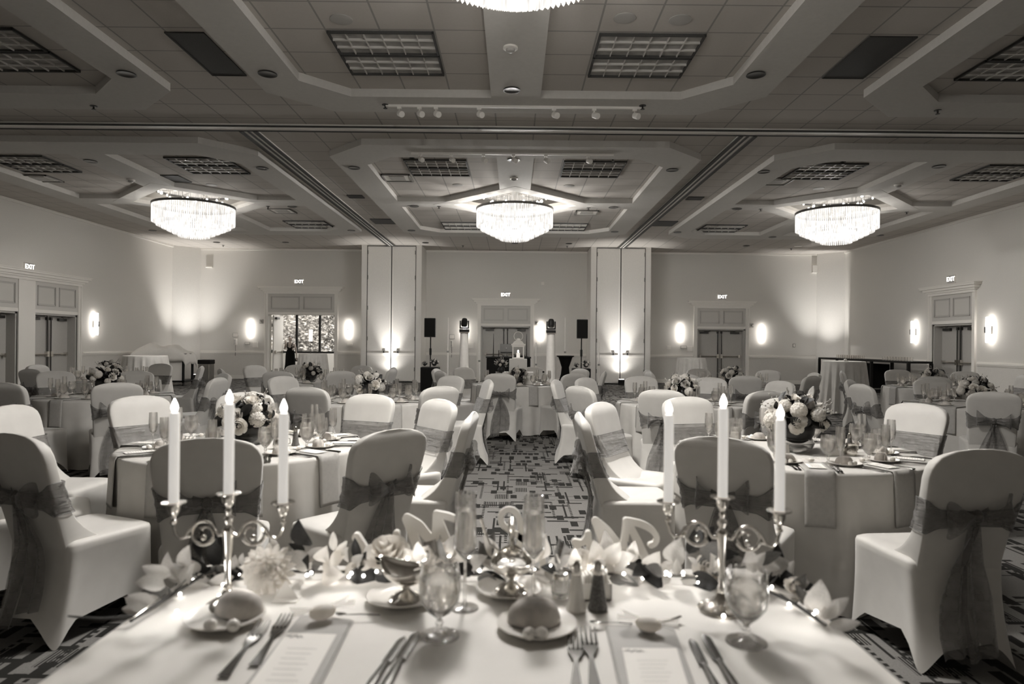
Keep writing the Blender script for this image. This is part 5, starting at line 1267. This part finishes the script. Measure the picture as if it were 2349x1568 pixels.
# candelabra with taper candles
def candelabrum(pxb, pyb, rot, label, side, D=1.74):
    b = on(pxb, pyb, TZ); t = thing('candelabrum', label, 'candelabra', b, rot, 'silver three armed candelabra')
    z3, z2, ar = .288, .265, .137
    MB().lathe([(0, 0), (.058, 0), (.060, .005), (.052, .012), (.036, .020), (.018, .032), (.010, .046), (.012, .056), (.008, .064), (.007, .10), (.011, .16), (.014, .19), (.016, .198), (.009, .206), (.008, .214), (.013, .222), (.013, .228), (.006, .236), (.009, .246), (.005, .254)], 30).build('stem', m_silver, t)
    def cup(z): return [(0, z-.036), (.006, z-.034), (.010, z-.028), (.015, z-.018), (.0165, z), (.029, z+.001), (.031, z+.003), (.029, z+.005), (.0135, z+.004), (.0125, z-.01), (0, z-.012)]
    MB().lathe(cup(z3), 28).build('candle_cup', m_silver, t)
    for s in (-1, 1):
        a = MB(); P = []
        for i in range(9): q = i/8; P.append((s*(.014+.018*q), 0, .190+.010*sin(pi*q)))
        # scroll: a ring with inner curl, then a sweep up to the cup
        cx, cz, r = .062, .190, .030
        ring = [(s*(cx+r*cos(th)), 0, cz+r*sin(th)) for th in [pi-.2-2*pi*i/26*1.0 for i in range(24)]]
        curl = [(s*(cx+.030*(1-.62*i/14)*cos(-pi/2-.2-3.4*i/14)+.0), 0, cz+.030*(1-.62*i/14)*sin(-pi/2-.2-3.4*i/14)-.0) for i in range(15)]
        a.tube([(s*.012, 0, .187), (s*.024, 0, .184), ring[0]], [.006, .0045, .0035], 8); a.tube(ring, [.0035+.0012*sin(i*.13) for i in range(24)], 8); a.tube(curl, [.0045-.0018*i/14+(.003 if i > 12 else 0) for i in range(15)], 8)
        a.tube([(s*(cx+.01), 0, cz+r-.002), (s*(cx+.032), 0, cz+.012), (s*(cx+.044), 0, cz-.010), (s*(cx+.058), 0, cz-.014), (s*(ar-.006), 0, cz-.002), (s*ar, 0, cz+.02), (s*ar, 0, z2-.036)], [.003, .004, .0048, .004, .004, .0045, .006], 8)
        a.sphere((s*(cx+.0), 0, cz-.012), .008, 10, 8); a.sphere((s*(cx+.036), 0, cz-.006), .006, 8, 6); a.lathe([(0, 0), (.008, .002), (.009, .006), (.006, .010), (0, .012)], 14, c=(s*ar, 0, z2-.052)); a.build('arm', m_silver, t)
        MB().lathe(cup(z2), 28, c=(s*ar, 0, 0)).build('candle_cup', m_silver, t)
    for k, (x, z, w) in enumerate(((-ar, z2, 'left'), (0, z3, 'middle'), (ar, z2, 'right'))):
        p = b+Vector((x*cos(rot), x*sin(rot), z-.010)); c = thing('taper_candle', 'white battery taper candle with lit flame in the %s cup of the %s candelabra' % (w, side), 'candle', p, 0, 'white taper candles')
        MB().lathe([(0, 0), (.0125, 0), (.0125, .235), (.011, .241), (.008, .243), (.004, .238), (0, .237)], 24).build('wax', m_candle, c)
        MB().lathe([(0, .238), (.002, .2405), (.006, .246), (.0085, .253), (.0082, .259), (.0055, .267), (.0025, .274), (0, .279)], 20).build('flame', m_flame, c)
        lamp('flame_glow', 'POINT', (0, -.0, .263), .22, c, .008)
candelabrum(522, 1392, 0.05, 'silver three armed candelabra at the left of the head table', 'left')
candelabrum(1655, 1398, -.33, 'silver three armed candelabra at the right of the head table', 'right')

# white wooden word pieces, facing the guests (their backs to the camera)
def letters(strokes, D, name, label):
    cx = sum(p[0] for s in strokes for p in s[0])/sum(len(s[0]) for s in strokes); base = at(cx, 1300, D)
    mb = MB()
    for si, (pts, wd) in enumerate(strokes):
        P = [at(x, y, D) for x, y in pts]; n = len(P)
        # Catmull-Rom smoothing
        Q = []
        for i in range(n-1):
            p0, p1, p2, p3 = P[max(0, i-1)], P[i], P[i+1], P[min(n-1, i+2)]
            for k in range(8):
                u = k/8; Q.append((.5*((2*p1)+(-p0+p2)*u+(2*p0-5*p1+4*p2-p3)*u*u+(-p0+3*p1-3*p2+p3)*u**3), i+u))
        Q.append((P[-1], n-1)); dd = .006+.0007*si
        W_ = [(wd[min(n-1, int(q))]*(1-(q % 1))+wd[min(n-1, int(q)+1)]*(q % 1))*D/F/2 for _, q in Q]
        L, R_ = [], []
        for i, (p, q) in enumerate(Q):
            a = Q[max(0, i-1)][0]; b_ = Q[min(len(Q)-1, i+1)][0]; tt = (b_-a).normalized(); nn = Vector((-tt.z, 0, tt.x)); L.append(p+nn*W_[i]); R_.append(p-nn*W_[i])
        m = len(Q); vs = [(p.x, p.y-dd, p.z) for p in L]+[(p.x, p.y-dd, p.z) for p in R_]+[(p.x, p.y+dd, p.z) for p in L]+[(p.x, p.y+dd, p.z) for p in R_]; fs = []
        for i in range(m-1): fs += [(i, i+1, m+i+1, m+i), (2*m+i, 3*m+i, 3*m+i+1, 2*m+i+1), (i, 2*m+i, 2*m+i+1, i+1), (m+i, m+i+1, 3*m+i+1, 3*m+i)]
        mb.add(vs, fs)
        for p, r in ((Q[0][0], W_[0]), (Q[-1][0], W_[-1])): mb.lathe([(0, -dd+.0003), (r, -dd+.0003), (r, dd-.0003), (0, dd-.0003)], 20, M=Matrix.Translation(p) @ Matrix.Rotation(pi/2, 4, 'X'))
    mb.v = [(x-base.x, y-D, z-TZ) for x, y, z in mb.v]
    o = mb.build(name, m_wood, sharp=50); o.location = (base.x, D, TZ); tag(o, label, 'letters', 'white wooden word pieces'); return o
DL = 2.03
letters([([(1366, 1196), (1382, 1240), (1392, 1275), (1402, 1306)], [18, 20, 18, 16]), ([(1366, 1194), (1392, 1218), (1415, 1246), (1431, 1266)], [18, 22, 20, 16]), ([(1436, 1194), (1434, 1225), (1428, 1262), (1414, 1300)], [14, 17, 17, 12]),
         ([(1440, 1196), (1462, 1240), (1482, 1282), (1502, 1312)], [16, 19, 20, 18]), ([(1436, 1193), (1468, 1200), (1493, 1213), (1505, 1230), (1502, 1244), (1492, 1249)], [15, 16, 15, 13, 12, 13]),
         ([(1318, 1242), (1328, 1262), (1330, 1306)], [13, 16, 16]), ([(1318, 1241), (1335, 1243), (1345, 1232), (1348, 1222)], [13, 14, 13, 13]), ([(1349, 1222), (1352, 1250), (1358, 1306)], [14, 14, 14])], DL, 'word_sign', 'white wooden script letters Mr seen from behind, right of centre')
letters([([(1197, 1310), (1190, 1260), (1196, 1225), (1192, 1192), (1180, 1172), (1163, 1168), (1150, 1180), (1152, 1200), (1172, 1217), (1196, 1232), (1222, 1252), (1240, 1272), (1246, 1292)], [14, 15, 15, 14, 14, 13, 13, 13, 13, 15, 16, 16, 14]), ([(1246, 1292), (1238, 1309), (1215, 1312), (1192, 1306), (1180, 1296)], [14, 13, 13, 12, 10])], DL, 'ampersand_sign', 'white wooden ampersand seen from behind at the centre of the head table')
letters([([(933, 1189), (948, 1225), (958, 1262), (962, 1306)], [20, 22, 20, 16]), ([(934, 1187), (960, 1205), (980, 1228), (998, 1248)], [20, 24, 22, 18]), ([(1001, 1178), (1000, 1215), (994, 1250), (984, 1300)], [16, 18, 18, 14]), ([(1004, 1182), (1020, 1225), (1040, 1270), (1058, 1308)], [16, 18, 19, 18]), ([(1001, 1177), (1030, 1184), (1055, 1195), (1070, 1212), (1068, 1228)], [15, 16, 15, 13, 12]),
         ([(872, 1250), (884, 1266), (888, 1306)], [12, 15, 15]), ([(872, 1250), (892, 1250), (905, 1238), (910, 1222)], [12, 14, 14, 15]), ([(911, 1224), (914, 1260), (918, 1306)], [13, 13, 13]), ([(818, 1230), (832, 1252), (845, 1275), (838, 1300), (815, 1304)], [19, 19, 17, 15, 12])], DL, 'word_sign', 'white wooden script letters Mrs seen from behind, left of centre')

# garland of leaves and flowers along the far edge and down both sides
gar = thing('leaf_garland', 'garland of pale and dark leaves with roses along the far edge of the head table', 'garland', (0, 0, 0))
path = [(-.90, 1.60), (-.885, 1.75), (-.87, 1.9), (-.80, 1.97), (-.6, 1.95), (-.35, 1.96), (-.1, 1.95), (.15, 1.965), (.4, 1.95), (.62, 1.93), (.70, 1.85), (.735, 1.75), (.755, 1.62)]
rd = random.Random(11); st = MB(); st.tube([(x, y, TZ+.012+.01*rd.random()) for x, y in path], .0045, 6)
for x, y in path[1:-1]:
    for k in range(3): a = rd.random()*6.28; st.tube([(x, y, TZ+.015), (x+.04*cos(a), y+.03*sin(a), TZ+.03+.03*rd.random())], [.003, .0015], 5)
p = on(262, 1402, .80); st.tube([(-.9, 1.62, TZ+.02), (-.97, 1.6, TZ+.02), (-1.0, 1.585, .79), (-1.03, 1.57, .80)], [.004, .004, .003, .002], 6)
st.build('stem', m_twig, gar)
def gD(px):
    if px < 478: return min(2.0, max(1.58, .905*F/(VX-px)))
    if px > 1755: return min(1.97, max(1.58, .765*F/(px-VX)))
    return 1.95
LM = {}
for nm, m_ in (('d', m_leaf), ('m', m_leafm), ('p', m_leafp), ('w', m_petal)):
    for j, (w_, cu_) in enumerate(((.5, .2), (.62, .35), (.42, .1))):
        o = leaf(1.0, w_, cu_).build('leaf', m_, sharp=180); LM[nm, j] = o.data; bpy.data.objects.remove(o)
def gleaf(px, py, sz, ang, tone, D=None, j=None, tilt=None):
    D = D or gD(px); p = at(px, py, D); L = sz*(1.4 if tone == 'd' else 1.15)*D/F; a = radians(ang); tl = rd.uniform(-.6, .1) if tilt is None else tilt
    d = Vector((cos(a), tl*.8, sin(a))).normalized(); n = Vector((rd.uniform(-.3, .3), -1, .35+rd.uniform(-.2, .4))); x = d.cross(n).normalized(); n = x.cross(d)
    lo = TZ+.004
    if p.z < lo: p.z = lo
    if p.z+d.z*L < lo: d.z = (lo-p.z)/L; d.normalize(); x = d.cross(n).normalized(); n = x.cross(d)
    M = Matrix((x, d, n)).transposed().to_4x4(); M.translation = p
    o = bpy.data.objects.new('leaf', LM[tone, rd.randrange(3) if j is None else j]); COL.objects.link(o); o.parent = gar; o.matrix_local = M @ Matrix.Scale(L, 4)
    if tone == 'd': o['label'] = 'dark glossy leaf'
for a in [(452,1318,48,118,'p'),(440,1322,55,150,'p'),(446,1330,50,200,'p'),(436,1300,42,95,'p'),(400,1368,50,178,'p'),(372,1376,46,190,'p'),(400,1405,70,205,'m'),(420,1385,60,60,'p'),(428,1395,50,-30,'p'),(395,1420,60,195,'m'),
          (492,1300,58,75,'d'),(478,1318,52,120,'d'),(490,1325,45,-60,'d'),(470,1310,45,170,'d'),(528,1322,56,20,'d'),(510,1330,40,-35,'d'),(540,1330,38,110,'m'),(560,1300,40,80,'p'),(552,1325,45,95,'p'),(465,1350,40,-100,'m'),(520,1350,45,-60,'m'),(478,1380,45,-20,'p'),
          (712,1252,55,100,'d'),(700,1262,30,150,'d'),(700,1290,62,35,'p'),(715,1305,60,150,'p'),(745,1290,60,70,'w'),(760,1300,55,45,'w'),(772,1285,50,60,'w'),(740,1310,70,5,'w'),(765,1262,40,90,'w'),(640,1262,35,120,'p'),(628,1255,32,80,'p'),
          (800,1290,45,80,'p'),(815,1300,40,50,'p'),(824,1286,40,100,'d'),(832,1300,36,70,'d'),(858,1310,50,-40,'d'),(850,1330,55,-10,'m'),(870,1335,50,200,'d'),
          (975,1290,60,100,'w'),(990,1290,55,60,'w'),(1010,1285,70,85,'m'),(1022,1280,60,70,'p'),(960,1300,50,130,'w'),(1040,1290,50,30,'w'),(1000,1300,55,-20,'m'),(1075,1300,60,35,'p'),(1090,1300,55,100,'m'),(1110,1290,65,70,'m'),(1120,1300,60,110,'m'),(1100,1318,50,-15,'d'),(1095,1330,48,0,'m'),(1130,1310,50,30,'w'),(1140,1280,60,120,'w'),
          (1230,1290,62,70,'w'),(1245,1280,60,90,'w'),(1215,1300,60,110,'w'),(1255,1300,60,30,'p'),(1285,1300,60,95,'m'),(1290,1280,42,95,'m'),(1300,1300,55,120,'w'),(1230,1330,60,-10,'p'),(1260,1335,55,15,'m'),(1270,1320,50,170,'p'),
          (1320,1300,55,95,'w'),(1345,1300,60,60,'w'),(1365,1300,60,100,'w'),(1390,1290,58,60,'w'),(1398,1290,75,100,'p'),(1405,1300,60,30,'p'),(1410,1310,60,-20,'p'),(1415,1320,50,-60,'m'),(1395,1345,45,-30,'m'),(1440,1290,55,80,'w'),(1455,1290,50,110,'m'),(1462,1290,48,-50,'d'),(1470,1305,45,-70,'d'),(1480,1300,55,60,'w'),(1500,1310,50,20,'p'),
          (1540,1290,70,75,'p'),(1545,1275,50,100,'p'),(1560,1290,48,120,'m'),(1580,1270,62,80,'d'),(1590,1262,55,55,'d'),(1610,1275,60,50,'m'),(1600,1290,50,20,'m'),(1625,1275,50,10,'d'),(1640,1330,78,110,'w'),(1625,1340,60,70,'w'),(1620,1350,55,-10,'p'),(1560,1340,60,-70,'m'),(1580,1340,55,-40,'d'),(1540,1345,60,205,'p'),(1560,1330,45,-10,'w'),
          (1700,1300,62,95,'p'),(1715,1310,60,60,'p'),(1740,1310,60,15,'p'),(1730,1290,60,30,'m'),(1765,1330,60,80,'d'),(1775,1345,50,120,'d'),(1770,1360,50,-60,'d'),(1800,1350,50,20,'p'),(1815,1370,50,60,'m'),(1770,1400,50,-100,'d'),(1830,1390,60,-20,'p'),(1865,1430,80,85,'p'),(1880,1435,70,35,'p'),(1850,1410,50,120,'m')]:
    gleaf(*a)
for k in range(46):
    q = k/45; px_ = 492+q*1268+rd.uniform(-14, 14); py_ = 1300+rd.uniform(-6, 26)
    gleaf(px_, py_, rd.uniform(26, 46), rd.uniform(-30, 210), 'dmpppwm'[k % 7], D=rd.uniform(1.9, 2.0))
for px_, py_, sz_, an_, tn_ in ((405, 1330, 62, 100, 'p'), (392, 1318, 58, 150, 'p'), (425, 1300, 60, 70, 'p'), (380, 1345, 55, 170, 'p'), (470, 1290, 60, 60, 'd'), (505, 1275, 56, 95, 'd'), (480, 1345, 52, -80, 'd'), (360, 1395, 60, 160, 'p'), (350, 1410, 62, 185, 'p'), (450, 1400, 40, -20, 'p'), (1790, 1330, 50, 60, 'p'), (1900, 1440, 60, 15, 'p'), (1890, 1420, 60, 75, 'p'), (1800, 1385, 55, -30, 'd'), (1760, 1370, 60, -85, 'd')):
    gleaf(px_, py_, sz_, an_, tn_)
def gflower(kind, px, py, rpx, d, m, seed=0, D=None):
    D = D or gD(px); p = at(px, py, D); R = rpx*D/F; p.z = max(p.z, TZ+R*.7)
    o = fl_obj(gar, kind, seed, R, p, d, m); o['label'] = {'dahlia': 'large pale dahlia', 'rose': 'pale rose', 'hydrangea': 'pale hydrangea cluster'}[kind]
gflower('dahlia', 612, 1308, 62, (.15, -1, .35), m_petal, 0, 1.84); gflower('rose', 888, 1272, 52, (-.1, -.5, 1), m_petal, 0); gflower('rose', 1000, 1268, 34, (.1, -.6, 1), m_petal, 1)
gflower('hydrangea', 1335, 1290, 34, (0, -.6, 1), m_petal, 0); gflower('rose', 1625, 1318, 36, (-.2, -.7, .6), m_petal, 2); gflower('hydrangea', 812, 1308, 22, (0, -.6, 1), m_petal, 1); gflower('rose', 1820, 1362, 24, (.2, -.6, 1), m_petal, 1)
fa = thing('fairy_lights', 'string of tiny lit bulbs wound through the leaf garland', 'string lights', (0, 0, 0))
wr_ = MB(); wr_.tube([(x+.01*sin(i*3), y-.02-.01*cos(i*2), TZ+.02+.012*(i % 2)) for i, (x, y) in enumerate(path)], .0012, 5); wr_.build('wire', m_silver, fa)
bm = MB().sphere((0, 0, 0), .0045, 8, 6).build('bulb', m_fairy, fa); bd = bm.data; first = True
for px, py in [(406,1402),(413,1362),(444,1330),(503,1365),(512,1340),(551,1318),(475,1388),(665,1318),(714,1313),(704,1318),(806,1314),(800,1322),(834,1320),(864,1310),(935,1280),(1016,1275),(1030,1276),(1048,1297),(1075,1276),(1100,1308),(1262,1296),(1352,1300),(1440,1290),(1431,1315),(1475,1325),(1528,1312),(1536,1318),(1567,1313),(1602,1336),(1645,1382),(1660,1412),(1770,1345),(1810,1385),(1865,1410),(1872,1402),(1225,1305),(985,1310),(760,1322)]:
    if first: o = bm; first = False
    else: o = bpy.data.objects.new('bulb', bd); COL.objects.link(o); o.parent = fa
    p = at(px, py, gD(px)-.03)
    if p.z < TZ+.008: p = on(px, py, TZ+.008)
    o.location = p
for i, (x, y) in enumerate(((-.84, 1.60), (-.80, 1.74), (-.66, 1.72), (-.46, 1.84), (-.25, 1.86), (-.02, 1.86), (.16, 1.86), (.32, 1.86), (.5, 1.84), (.70, 1.62))): lamp('fairy_glow', 'POINT', (x, y, TZ+.085), .14, fa, .012)
tcard = MB().prism([(-.03, -.022), (.035, -.022), (.035, .022), (-.03, .022)], 0, .003).add([(-.03, 0, .003), (.035, 0, .003), (.0, 0, .05)], [(0, 1, 2)]).build('place_card', m_paper, smooth=False, solid=.001); p = on(655, 1375, TZ); tcard.location = (p.x, p.y, TZ); tag(tcard, 'small grey tent card under the dahlia', 'card')
